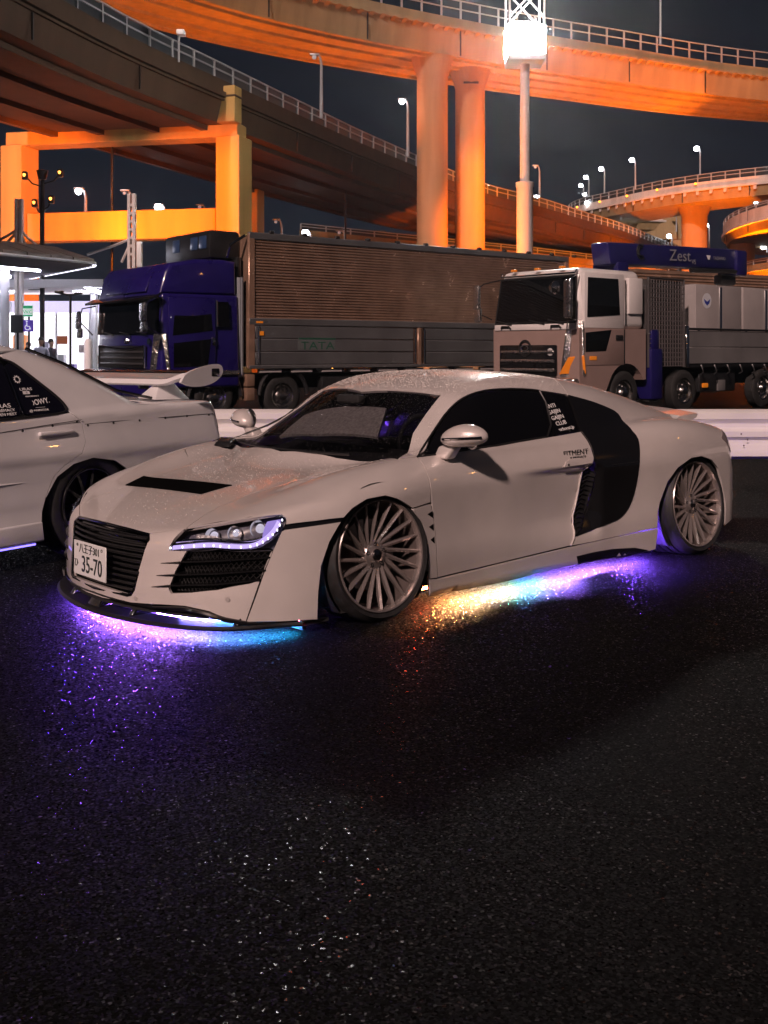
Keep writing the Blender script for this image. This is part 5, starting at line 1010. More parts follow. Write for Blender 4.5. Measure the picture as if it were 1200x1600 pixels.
# --- headlights
LEDW = emat('led_white', (.74, .58, 1.0), 4.5)
clear = mat('lens_clear', (.02, .02, .022), .02, spec=.5)
_n = clear.node_tree.nodes; _l = clear.node_tree.links; _tr = _n.new('ShaderNodeBsdfTransparent'); _mx = _n.new('ShaderNodeMixShader'); _mx.inputs[0].default_value = .88
_o = [x for x in _n if x.type == 'OUTPUT_MATERIAL'][0]; _l.new(_n['Principled BSDF'].outputs[0], _mx.inputs[1]); _l.new(_tr.outputs[0], _mx.inputs[2]); _l.new(_mx.outputs[0], _o.inputs[0])
HL = panel('headlight', O['head'], (.8, .6, .25), body_, mat('lamp_housing', (.13, .13, .17), .3, coat=.5, noise=(40, .3)), CAR, gap=-.002, off=-.004, res=.02, push=.075)
def nrm(p): return Vector(grad(body_, np.array([p]))[0])
for s, h in zip((1, -1), HL):
    V, NN, F, F2 = panel_mesh('lens', O['head'], (.8, .6, .25), body_, gap=.002, off=0, depth=.006, res=.02)
    mk('lens', V, NN, F, clear, h, s < 0)
    lp = smoothline(O['led'], 2)
    lw = [tuple(np.array(p)+np.array([0, 0, -.002])) for p in lp]; up_ = [(p[0]+.004*(i > 12), p[1]-.020*max(0, (i-12)/(len(lp)-13)), p[2]+.020-.014*max(0, (i-12)/(len(lp)-13))) for i, p in enumerate(lp)]
    V, NN, F, F2 = panel_mesh('band', lw+up_[::-1], (.8, .6, .25), body_, gap=0, off=-.016, depth=.004, res=.02)
    mk('led_strip', V, NN, F, emat('led_band', (.60, .46, 1.0), 1.25), h, s < 0)
    def along(t):
        t *= len(O['led'])-1; i = min(int(t), len(O['led'])-2); return np.array(O['led'][i])*(1-t+i)+np.array(O['led'][i+1])*(t-i)
    for k in range(16):
        p = along(k/15); mb = MB(); mb.lathe([(0, .004), (.006, 0), (0, -.004)], 'x', 10, (p[0]-.007, s*(p[1]-.006), p[2]+.006)); mb.build('led', emat('led_core', (.9, .84, 1), 4), h)
    bk = O['led'][1:8]; V, NN, F, F2 = panel_mesh('bowl', [tuple(p) for p in bk]+[(p[0]-.01, p[1]-.012, p[2]+.062-.012*i) for i, p in reversed(list(enumerate(bk)))][2:], (.8, .6, .25), body_, gap=0, push=.045, depth=.004, res=.012)
    mk('reflector_bowl', V, NN, F, mat('lamp_chrome', (.55, .54, .58), .25, metal=.45, bump=(70, .9, .012)), h, s < 0)
    for (x, y, z, r) in ((2.105, .655, .448, .034), (2.035, .73, .462, .033), (1.955, .80, .482, .038)):
        ax = Vector((.8, s*.55, .12)).normalized(); q = ax.to_track_quat('X', 'Z').to_matrix(); prof = [(.35*r, -.045), (.75*r, -.032), (r, -.005), (1.05*r, 0)]
        mb = MB(); mb.lathe(prof, 'x', 20); mb.v = [tuple(q @ Vector(v)+Vector((x-.03, s*(y-.02), z))) for v in mb.v]; mb.build('reflector', CHROME, h)
        mb = MB(); mb.lathe([(0, -.008), (.4*r, -.014), (.62*r, -.03)], 'x', 16); mb.v = [tuple(q @ Vector(v)+Vector((x-.028, s*(y-.02), z))) for v in mb.v]; mb.build('projector', mat('lamp_glass', (.35, .35, .4), .03, metal=.6, emit=(.85, .80, 1), es=.6), h)
    mb = MB(); mb.tube([Vector((p[0]-.03, s*(p[1]-.02), p[2]+.028)) for p in lp[:-6]], .010, 6); mb.build('headlight_trim', CHROME, h)
    mb = MB(); mb.tube([(p[0]-.012, s*(p[1]-.01), p[2]-.002) for p in O['head'][1:5]], .009, 6); mb.build('headlight_trim', BLK, h)
    gl = [(1.945, .838, .425), (1.905, .858, .445), (1.868, .872, .50), (1.858, .868, .535), (1.90, .825, .525), (1.925, .83, .47)]
    V, NN, F, F2 = panel_mesh('guide', gl, (.8, .6, .25), body_, gap=0, off=-.022, depth=.004, res=.02)
    mk('light_guide', V, NN, F, emat('guide_violet', (.48, .34, 1.0), .75), h, s < 0)
# --- intakes with fins and mesh
IN = panel('side_intake', O['intake'], (.8, .6, .1), body_, INT, CAR, gap=-.003, off=-.06, depth=-.055, res=.025)
for s, h in zip((1, -1), IN):
    for nm in ('fin1', 'fin2', 'fin3'):
        q = O[nm]; pts = [q[0], tuple(np.array(q[0])*.5+np.array(q[1])*.5), q[1], q[2], tuple(np.array(q[2])*.5+np.array(q[3])*.5), q[3]]; mb = MB(); v = []; f = []
        for i, p in enumerate(pts):
            n_ = nrm(p); th = (.002, .006, .011, .011, .011, .010)[i]; pr = (.004, .012, .014, .012, .012, .008)[i]; back = (.004, .012, .05, .05, .05, .04)[i]
            a = Vector(p)+n_*pr; b_ = Vector(p)-n_*back
            for c in (a+Vector((0, 0, th*.3)), a-Vector((0, 0, th*.3)), b_-Vector((0, 0, th)), b_+Vector((0, 0, th))): v.append((c.x, s*c.y, c.z))
        for i in range(len(pts)-1):
            for k in range(4): f.append((i*4+k, i*4+(k+1) % 4, i*4+4+(k+1) % 4, i*4+4+k))
        f += [(3, 2, 1, 0), tuple(len(v)-4+k for k in range(4))]
        mb.add(v, f).build('intake_fin', BLK, h)
    mb = MB()                            # diamond mesh
    for k in range(-8, 26):
        for sl in (1, -1):
            pts = []
            for t in np.linspace(0, 1, 10):
                z = .205+t*.185; y = .50+k*.0165+(t*.11 if sl > 0 else .11-t*.11)
                ylo, yhi = .53-(z-.39)*-.27*0, .875-(.39-z)*.12; ylo = .52+(z-.2)*.36
                if ylo < y < yhi: pts.append(Vector((xfront(y, z)-.028, s*y, z)))
            if len(pts) > 1: mb.tube(pts, .0022, 4, cap=False)
    tag(mb.build('intake_mesh', SATIN, h), kind='stuff')
for nm in ('sens1', 'sens2'):
    p = O[nm][0]; n_ = nrm(p)
    for s in (1, -1):
        q = Vector((n_.x, s*n_.y, n_.z)).to_track_quat('X', 'Z').to_matrix(); mb = MB(); mb.lathe([(0, .003), (.010, .003), (.0105, .0), (.0125, 0), (.0125, .002), (.0135, 0)], 'x', 18)
        mb.v = [tuple(q @ Vector(v)+Vector((p[0], s*p[1], p[2]))) for v in mb.v]; mb.build('parking_sensor', mat('sensor', (.4, .37, .36), .4), CAR)
# --- splitter
def lipx(y): return xfront(min(abs(y), .90), .1)+.038-(.5*max(0, abs(y)-.80)**1.3*3)
ys = np.linspace(-.93, .93, 41)
LIP = empty('front_splitter', parent=CAR)
mb = MB(); v = []; f = []
for y in ys:
    x = lipx(y)
    for dx, z in ((0, .048), (.012, .058), (0, .068), (-.14, .066), (-.14, .050)): v.append((x+dx, y, z))
for i in range(len(ys)-1):
    for k in range(5): f.append((i*5+k, i*5+(k+1) % 5, i*5+5+(k+1) % 5, i*5+5+k))
mb.add(v, f, False).build('splitter_blade', SATIN, LIP)
mb = MB(); v = []; ys2 = np.linspace(-.86, .86, 25)
for y in ys2: x = xfront(y, .1); v += [(x-.012, y, .094), (x-.40, y, .094), (x-.40, y, .106), (x-.012, y, .106)]
mb.add(v, [(i*4+k, i*4+(k+1) % 4, i*4+4+(k+1) % 4, i*4+4+k) for i in range(24) for k in range(4)]).build('undertray', INT, CAR)  # plate added above the front strip to keep its light off the grille
for y in (0, .30, -.30, .78, -.78):
    x = lipx(y)-.02; w = .06 if y == 0 else .018
    MB().hexa([(x-.12, y-w, .066), (x-.01, y-w, .066), (x-.01, y+w, .066), (x-.12, y+w, .066), (x-.14, y-w*.7, .15), (x-.06, y-w*.7, .135), (x-.06, y+w*.7, .135), (x-.14, y+w*.7, .15)], .006).build('splitter_stay', BLK, LIP)
for s in (1, -1):                         # raised black shoulder at each end
    pts = [(lipx(y)-.02, s*y, z) for y, z in ((.45, .126), (.60, .136), (.70, .118), (.76, .095), (.82, .075), (.90, .066))]
    MB().tube(pts, [.004, .010, .012, .012, .010, .006], 8).build('splitter_edge', BLK, LIP)
pts = [(lipx(y)-.045, y, .128-.02*abs(y)) for y in np.linspace(-.5, .5, 13)]; MB().tube(pts, .010, 6).build('splitter_edge', BLK, LIP)
# --- underbody and wheel wells
UB = MB().prism([(2.12, -.55), (2.12, .55), (1.75, .85), (1.72, .72), (.98, .72), (.95, .86), (-.86, .86), (-.92, .66), (-1.7, .66), (-1.85, .6), (-1.85, -.6), (-1.7, -.66), (-.92, -.66), (-.86, -.86), (.95, -.86), (.98, -.72), (1.72, -.72), (1.75, -.85)], .100, .12, 'z').build('underbody', INT, CAR)
for xa, r in ((1.325, .345), (-1.325, .36)):
    def well(mb, s):
        pr = [(s*.93, r)] + [(s*.55, r), (s*.55, 0)]
        mb.lathe([(p[1], p[0]) for p in pr], 'y', 40, (xa, 0, .315))
    for s in (1, -1):
        mb = MB(); well(mb, s); mb.v = [(x, y, max(z, .07)) for x, y, z in mb.v]; mb.build('wheel_well', INT, CAR)
for y in (.42, -.42): MB().b(-1.6, 1.9, y-.03, y+.03, .022, .105).build('glow_baffle', INT, CAR)  # unseen baffles added to stop underglow crossing beneath the car
for x in (.55, -1.5): MB().b(x-.03, x+.03, -.42, .42, .022, .105).build('glow_baffle', INT, CAR)
mb = MB(); v = []
for y in ys2: x = lipx(y); v += [(x-.205, y, .0740), (x-.135, y, .0685), (x-.135, y, .0715), (x-.205, y, .0770)]
mb.add(v, [(i*4+k, i*4+(k+1) % 4, i*4+4+(k+1) % 4, i*4+4+k) for i in range(24) for k in range(4)]).build('strip_cover', SATIN, CAR)  # visor added to hide the front strip from above
for s in (1, -1): MB().b(1.745, 1.765, s*.50, s*.90, .020, .10).build('glow_baffle', INT, CAR)  # baffle added to shield the front tyres from the strip
# --- wheels
def make_wheel(wd_, ro=.268, rt=.315):
    w = empty('wheel', parent=CAR)
    tp = [(ro-.004, -.02), (ro+.006, -.002), (ro+.022, .004), (rt-.022, -.004), (rt-.006, -.018), (rt, -.04)]
    for k in range(4):
        y0 = -.04-(wd_-.09)*(k+.6)/4.4; tp += [(rt, y0), (rt-.007, y0-.002), (rt-.007, y0-.012), (rt, y0-.014)]
    tp += [(rt, -wd_+.05), (rt-.02, -wd_+.01), (ro+.01, -wd_), (ro-.004, -wd_+.02)]
    MB().lathe(tp, 'y', 72).build('tyre', TYRE, w)
    MB().lathe([(ro-.003, -.018), (ro, -.004), (ro-.003, .0005), (ro-.010, -.001), (ro-.014, -.012), (ro-.018, -.03)], 'y', 72).build('rim_lip', BRONZE, w)
    MB().lathe([(ro-.018, -.03), (ro-.026, -.06), (ro-.034, -.10), (ro-.03, -.18), (ro-.01, -wd_+.02)], 'y', 64).build('barrel', BARREL, w)
    for k in range(20):
        a0 = 2*math.pi*k/20; v = []; f = []
        st = [(0, .056, -.052, .011, .020), (.2, .095, -.046, .0100, .028), (.5, .155, -.032, .0088, .028), (.8, .215, -.018, .0082, .024), (1, .253, -.010, .0082, .016)]
        off_ = (R(2.2) if k % 2 else -R(2.2)); A0 = a0+off_; A1 = a0-R(20)
        p0 = Vector((-.056*math.cos(A0), 0, .056*math.sin(A0))); p1 = Vector((-.253*math.cos(A1), 0, .253*math.sin(A1)))
        dr_ = (p1-p0).normalized(); tn = Vector((-dr_.z, 0, dr_.x))
        for t, r, y, hw, dp in st:
            c = p0+(p1-p0)*((r-.056)/(.253-.056))
            for q, yy in ((-hw, y-dp), (-hw, y-.006), (-hw*.15, y), (hw, y-.009), (hw, y-dp)): v.append(c+tn*q+Vector((0, yy, 0)))
        for i in range(4):
            for j in range(5): f.append((i*5+j, i*5+(j+1) % 5, i*5+5+(j+1) % 5, i*5+5+j))
        f.append((20, 21, 22, 23, 24)); MB().add(v, f).build('spoke', BRONZE, w)
    MB().lathe([(0, -.042), (.030, -.042), (.034, -.046), (.062, -.050), (.072, -.062), (.072, -.11), (0, -.11)], 'y', 40).build('hub', BRONZE, w)
    MB().lathe([(0, -.034), (.024, -.035), (.029, -.040), (.029, -.05)], 'y', 30).build('centre_cap', mat('cap_metal', (.5, .46, .45), .15, metal=1), w)
    for k in range(5):
        a = R(72*k+20); MB().lathe([(0, -.056), (.006, -.056), (.006, -.050), (.0095, -.0495), (.0095, -.056)], 'y', 10, (-.053*math.cos(a), .004, .053*math.sin(a))).build('lug_bolt', SATIN, w)
    MB().lathe([(.07, -.115), (.17, -.115), (.17, -.145), (.07, -.145)], 'y', 40).build('brake_disc', mat('disc_steel', (.25, .24, .24), .35, metal=1), w)
    MB().rbox(.08, .19, -.16, -.10, -.07, .09, .02).build('brake_caliper', mat('caliper', (.05, .02, .02), .4), w)
    MB().lathe([(.0, -.17), (.25, -.17), (.25, -.175)], 'y', 30).build('barrel_back', INT, w)
    return w
for xa, wd_, yo, tl, r_ in ((1.325, .26, .955, 4.5, .315), (-1.325, .31, .985, 5.5, .32)):
    for s in (1, -1):
        w = make_wheel(wd_, .268 if xa > 0 else .271, r_)
        w.location = (xa, s*yo-s*.006, r_-.003); w.rotation_euler = (R(tl)*s*1, 0, 0 if s > 0 else math.pi)
        if s < 0: w.rotation_euler = (R(tl), 0, math.pi)
# --- mirrors
for s, dr in ((1, D1), (-1, D2)):
    V = []; 
    bm = bmesh.new(); bmesh.ops.create_uvsphere(bm, u_segments=28, v_segments=18, radius=1)
    for q in bm.verts:
        x, y, z = q.co
        fx = x*(.085 if x > 0 else .045); fy = y*.125; fz = z*(.072 if z > 0 else .055)*(1-.12*y)
        fz = math.copysign(abs(z)**.85, z)*(.072*(1-.25*y*y) if z > 0 else .045)
        q.co = (fx+.80-.03*y, s*(.985+fy), .845+fz+.012*y)
    if s < 0: bmesh.ops.reverse_faces(bm, faces=bm.faces[:])
    me = bpy.data.meshes.new('mirror'); bm.to_mesh(me); bm.free(); me.polygons.foreach_set('use_smooth', [True]*len(me.polygons))
    mo = link('mirror', me, PAINT, CAR)
    MB().hexa([(.765, s*.80, .735), (.855, s*.80, .735), (.84, s*.89, .73), (.775, s*.89, .73), (.77, s*.84, .80), (.85, s*.84, .80), (.84, s*.96, .815), (.775, s*.96, .815)], .015).build('mirror_arm', PAINT, mo)
    MB().tube([(.80+.087*math.sqrt(max(0, 1-((y-.985)/.128)**2))-.03*(y-.985)/.125, s*y, .846+.01*(y-.985)/.125) for y in np.linspace(.91, 1.103, 12)], .0065, 6).build('mirror_trim', CHROME, mo)
    MB().lathe([(0, 0), (.06, 0), (.065, -.004)], 'x', 20, (.756, s*.985, .85)).build('mirror_glass', CHROME, mo)
    # door handle flap and body-side details
    hp = O['handle']; hd = panel('door_handle', hp, (0, 1, 0), body_, PAINT, dr, both=False, gap=.002, off=.004)[0] if s > 0 else None
    if s > 0:
        p = (-.115, surf(body_, -.115, .641)+.005, .641); MB().lathe([(0, .002), (.007, .002), (.007, 0)], 'y', 12, p).build('key_lock', SATIN, dr)
        for k in range(3):                # dark triangular slits behind the arch
            zz = .49-k*.065; V_, N_, F_, F2_ = panel_mesh('slit', [(1.022-.012*k, .93, zz-.012), (.980-.006*k, .93, zz+.0), (.978-.006*k, .93, zz-.034)], (0, 1, 0), body_, gap=0, off=.0045, depth=.004, res=.02)
            mk('fender_slit', V_, N_, F_, BLK, CAR)
# sticker lettering
y_ = surf(body_, -.20, .705)+.0015; text('sticker_text', 'FITMENT', .046, stb, D1, (-.205, surf(body_, -.205, .702)+.004, .702), (-1, .06, .03), (0, -.12, 1), 1.15)
text('sticker_text', 'SUPREMACY', .022, stb, D1, (-.212, surf(body_, -.212, .675)+.004, .676), (-1, .06, .03), (0, -.12, 1), 1.1)
for k, (tx, sz) in enumerate((('ANTI', .036), ('GAIJIN', .036), ('GAIJIN', .036), ('CLUB', .036), ('@mrboost.jp', .030))):
    z = .965-k*.032; x = -.178-.008*k; text('sticker_text', tx, sz, stk, CAR, (x, surf(body_, x, z)+.001, z), (-1, .10, .12), (0, -.55, 1), .95)
# wipers
for y0, y1 in ((-.72, -.12), (-.15, .48)):
    pts = [(1.215-.33*y*y, y, .735+.012) for y in np.linspace(y0, y1, 10)]; MB().tube(pts, .007, 5).build('wiper', SATIN, CAR)
MB().hexa([(1.10, -.80, .735), (1.22, -.70, .72), (1.20, -.55, .72), (1.08, -.66, .735), (1.10, -.79, .765), (1.19, -.70, .75), (1.18, -.57, .75), (1.08, -.66, .765)], .01).build('wiper_cowl', SATIN, CAR)
panel('hood_vent', [(1.90, -.50, .56), (1.765, -.545, .598), (1.69, .215, .61), (1.855, .19, .575)], (.2, 0, 1), body_, mat('vent_black', (.004, .004, .004), .7, spec=0), CAR, both=False, gap=0, off=.004, depth=.006)
# rear lamps
tl_ = mat('taillight_lens', (.20, .17, .17), .08, spec=.6)
panel('taillight', [(-1.60, .93, .70), (-1.69, .87, .745), (-1.78, .77, .72), (-1.86, .76, .62), (-1.72, .92, .60)], (-.6, .7, .4), body_, tl_, CAR, gap=0, off=.004, depth=.01)
# ducktail wing
WG = empty('rear_wing', parent=CAR)
mb = MB(); v = []; f = []; wy = np.linspace(-.70, .70, 25)
for y in wy:
    a = abs(y)/.70; x0 = -1.34-.02*a; x1 = -1.80+.05*a**3; zt = .905-.04*a**2; zb = .875-.065*a**2
    for p in ((x0, zb-.03), ((x0+x1)/2, zt-.012), (x1, zt), (x1-.012, zt-.008), (x1+.01, zt-.03), ((x0+x1)/2, zb-.03)): v.append((p[0], y, p[1]))
for i in range(len(wy)-1):
    for k in range(6): f.append((i*6+k, i*6+(k+1) % 6, i*6+6+(k+1) % 6, i*6+6+k))
f += [tuple(range(6)), tuple(range(len(v)-6, len(v)))]
mb.add(v, f).build('wing_blade', PAINT, WG)
both(lambda mb, s: mb.b(-1.74, -1.45, s*.60-.02, s*.60+.02, .78, .86), 'wing_support', BLK, WG)
mb = MB(); mb.b(-1.74, -1.50, -.6, .6, .79, .845); mb.build('wing_gap', BLK, WG)
# --- underglow strips
UG = empty('underglow_strip', parent=CAR)
def strip(pts, c, s): MB().tube(pts, .008, 6).build('led_segment', emat('glow_%d_%d_%d' % tuple(int(q*100) for q in c), c, s), UG)
GS = 3000
fc = [(-.90, (.08, .07, 1.)), (-.70, (.20, .07, 1.)), (-.35, (.28, .09, 1.)), (0, (.31, .10, 1.)), (.25, (.30, .12, 1.)), (.45, (.22, .18, 1.)), (.62, (.10, .28, 1.)), (.75, (.03, .35, .9)), (.84, (.0, .4, .75)), (.875, (1., .05, .10))]
for (ya, c), (yb, _) in zip(fc, fc[1:]+[(.90, None)]):
    strip([(max(lipx(y)-.165, 1.785), y, .0565 if -.75 < ya < .3 else .0615) for y in np.linspace(ya, yb-.002, 5)], c, GS*(.75 if -.4 < ya < .3 else .8 if .2 < ya < .5 else .4 if ya > .2 else .3 if ya > -.8 else .1)*(.15 if c[0] > .9 else 1))
sc_ = [(.94, (1., .10, .03)), (.80, (1., .36, .10)), (.66, (1., .55, .22)), (.48, (1., .70, .42)), (.32, (.75, .8, .5)), (.22, (.10, .75, .35)), (.13, (.10, .30, .9)), (-.02, (.30, .14, 1.)), (-.3, (.34, .14, 1.)), (-.6, (.30, .11, 1.)), (-.85, (.18, .06, 1.))]
for (xa, c), (xb, _) in zip(sc_, sc_[1:]+[(-.98, None)]):
    for s in (1, -1): strip([(x, s*.80, .0735+.016*float(ss(.1, -.35, x))) for x in np.linspace(xa, xb+.002, 4)], c if s > 0 else (.2, .07, 1.), GS*((.42 if .15 < xa < .85 else .05 if xa > .5 else .85 if xa > -.5 else .4) if s > 0 else .12))
strip([(-1.75, y, .06) for y in np.linspace(-.6, .6, 5)], (.16, .05, 1.), GS*.03)
# --- rain beads standing on the roof, hood and glass (one uncountable mass)
def beads(src, n, parent, rmin, rmax, keep, wm=WATER):
    me = src.data; V = np.array([v.co[:] for v in me.vertices]); T = [p.vertices[:] for p in me.polygons if len(p.vertices) == 3]; T = np.array(T)
    A = np.linalg.norm(np.cross(V[T[:, 1]]-V[T[:, 0]], V[T[:, 2]]-V[T[:, 0]]), axis=1); idx = np.random.choice(len(T), n, p=A/A.sum())
    a, b = np.random.rand(n), np.random.rand(n); sw_ = a+b > 1; a[sw_] = 1-a[sw_]; b[sw_] = 1-b[sw_]
    P = V[T[idx, 0]]*(1-a-b)[:, None]+V[T[idx, 1]]*a[:, None]+V[T[idx, 2]]*b[:, None]; k = np.array([keep(p) for p in P]); P = P[k > np.random.rand(n)]
    N = grad(body_, P); v = []; f = []
    for p, nn in zip(P, N):
        r = rmin+(rmax-rmin)*random.random()**3; u = np.cross(nn, [.3, .9, .1]); u /= np.linalg.norm(u); w = np.cross(nn, u); o = len(v)
        for q, hh in ((1, 0), (.72, .55)):
            for j in range(6): an = math.pi*j/3; v.append(tuple(p+(u*math.cos(an)+w*math.sin(an))*r*q+nn*hh*r*.8))
        v.append(tuple(p+nn*r*.75))
        for j in range(6): f += [(o+j, o+(j+1) % 6, o+6+(j+1) % 6, o+6+j), (o+6+j, o+6+(j+1) % 6, o+12)]
    me = bpy.data.meshes.new('rain_beads'); me.from_pydata(v, [], f); me.polygons.foreach_set('use_smooth', [True]*len(f))
    tag(link('rain_beads', me, wm, parent), kind='stuff')
beads(ROOFP, 14000, CAR, .0012, .0042, lambda p: .35+.65*(p[2] > 1.08))
beads(HOODP, 6000, CAR, .0010, .0034, lambda p: .5 if p[0] < 1.75 else .25)
beads(WSP, 6000, CAR, .0009, .0024, lambda p: .9 if p[2] > .8 else .3, WATERG)
# ---------------- the white sedan parked beside it ----------------
SED = empty('sedan', (-3.2968, 6.2485, 0), math.atan2(-.82896, -.5593), 'white four-door sedan with big rear wing and stickers on its rear side glass', 'sedan')
rd = [(-1.192, .809, .902), (-1.269, .831, .839), (-1.277, .857, .719), (-1.237, .869, .65), (-1.107, .858, .581), (-1.031, .856, .521), (-.969, .862, .411), (-.935, .867, .32), (-.915, .87, .20)]
arch = [(-.93, .876, .135), (-.935, .876, .26), (-.968, .863, .392), (-1.058, .858, .519), (-1.179, .861, .585), (-1.329, .863, .61), (-1.516, .861, .58), (-1.63, .858, .51), (-1.70, .86, .40), (-1.735, .86, .27), (-1.74, .86, .14)]
SD1, SD2 = panel('rear_door', rd+[(-.10, .86, .20), (-.06, .86, .50), (-.06, .82, .875), (-.676, .817, .881), (-.952, .812, .894)], (0, 1, .15), sedan, SPAINT, SED, gap=.0022)
panel('front_door', [(-.05, .86, .20), (.95, .85, .20), (1.02, .85, .55), (.98, .80, .85), (-.05, .82, .872)], (0, 1, .15), sedan, SPAINT, SED, gap=.0022)
panel('rear_quarter', [(-1.192, .809, .904), (-1.269, .831, .839), (-1.277, .857, .719), (-1.237, .869, .65), (-1.107, .858, .581), (-1.031, .856, .521), (-.969, .862, .411), (-.968, .863, .40)]+arch[3:]+[(-2.30, .82, .20), (-2.33, .82, .60), (-2.60, .74, .62), (-2.62, .72, .88), (-2.5, .70, .925), (-2.1, .72, .94), (-2.02, .66, .955), (-1.67, .70, 1.02), (-1.30, .62, 1.20), (-1.05, .56, 1.30), (-.83, .60, 1.26), (-.876, .638, 1.223), (-.93, .66, 1.183), (-1.034, .708, 1.092), (-1.124, .748, 1.014), (-1.167, .773, .962)], (-.1, .8, .5), sedan, SPAINT, SED, gap=.0015)
panel('rear_bumper', full([(-2.72, 0, .60), (-2.64, .70, .60), (-2.56, .80, .60), (-2.33, .82, .60), (-2.30, .82, .20), (-2.5, .8, .18), (-2.66, .5, .18), (-2.70, 0, .18)]), (-1, 0, .1), sedan, SPAINT, SED, both=False, gap=.0025, lift=.6, reach=.9)
panel('trunk_lid', full([(-2.06, 0, .95), (-2.04, .64, .95), (-2.1, .69, .94), (-2.5, .68, .925), (-2.66, .66, .90), (-2.69, .60, .63), (-2.71, 0, .63)]), (-.55, 0, .85), sedan, SPAINT, SED, both=False, gap=.0025, lift=.3)
panel('sedan_roof', full([(-1.02, 0, 1.33), (-1.05, .56, 1.30), (-.83, .60, 1.26), (-.5, .61, 1.29), (0, .61, 1.29), (.40, .60, 1.22), (.95, .76, .89), (.88, .70, .91), (.42, .54, 1.24), (.48, 0, 1.30)]), (0, .0, 1), sedan, SPAINT, SED, both=False, gap=.001, lift=.3)
panel('front_fender', [(1.0, .84, .85), (1.04, .85, .55), (.97, .85, .2), (1.0, .86, .35), (1.12, .86, .53), (1.33, .86, .60), (1.54, .86, .53), (1.66, .86, .35), (1.68, .86, .2), (2.0, .8, .2), (2.05, .72, .62), (1.6, .76, .80)], (.3, .8, .3), sedan, SPAINT, SED, gap=.001)
panel('hood', full([(1.16, 0, .86), (1.0, .78, .86), (1.6, .74, .82), (2.05, .62, .72), (2.18, 0, .70)]), (0, 0, 1), sedan, SPAINT, SED, both=False, gap=.002, lift=.2)
panel('front_bumper', full([(2.24, 0, .66), (2.07, .64, .64), (2.05, .72, .62), (2.0, .8, .2), (2.26, 0, .2)]), (1, 0, .1), sedan, SPAINT, SED, both=False, gap=.002, lift=.5, reach=.9)
panel('sedan_windshield', full([(.50, 0, 1.29), (.44, .53, 1.23), (.88, .69, .915), (1.14, 0, .88)]), (.5, 0, .8), sedan, GLASSD, SED, both=False, gap=.002, off=-.004, lift=.3)
panel('rear_window', full([(-1.03, 0, 1.32), (-1.06, .55, 1.29), (-1.30, .61, 1.20), (-1.67, .69, 1.02), (-2.02, .65, .955), (-2.04, 0, .95)]), (-.5, 0, .85), sedan, GLASSD, SED, both=False, gap=.002, off=-.003, lift=.3)
sg = mat('side_glass', (.006, .006, .012), .05, spec=.5)
WQ = panel('quarter_window', [(-.85, .79, .91), (-.835, .70, 1.10), (-.83, .655, 1.20), (-.876, .638, 1.223), (-.93, .66, 1.183), (-1.034, .708, 1.092), (-1.124, .748, 1.014), (-1.167, .773, .962), (-1.183, .807, .905), (-.952, .812, .897)], (0, 1, .4), sedan, sg, SED, gap=.002, off=-.004)
WD = panel('door_window', [(-.84, .79, .905), (-.825, .70, 1.10), (-.82, .655, 1.21), (-.80, .63, 1.24), (-.4, .62, 1.27), (-.10, .62, 1.26), (-.10, .81, .88), (-.676, .817, .884)], (0, 1, .4), sedan, sg, SED, gap=.002, off=-.004)
panel('front_window', [(-.05, .81, .885), (-.05, .63, 1.255), (.3, .62, 1.20), (.85, .78, .885)], (0, 1, .4), sedan, sg, SED, gap=.004, off=-.004)
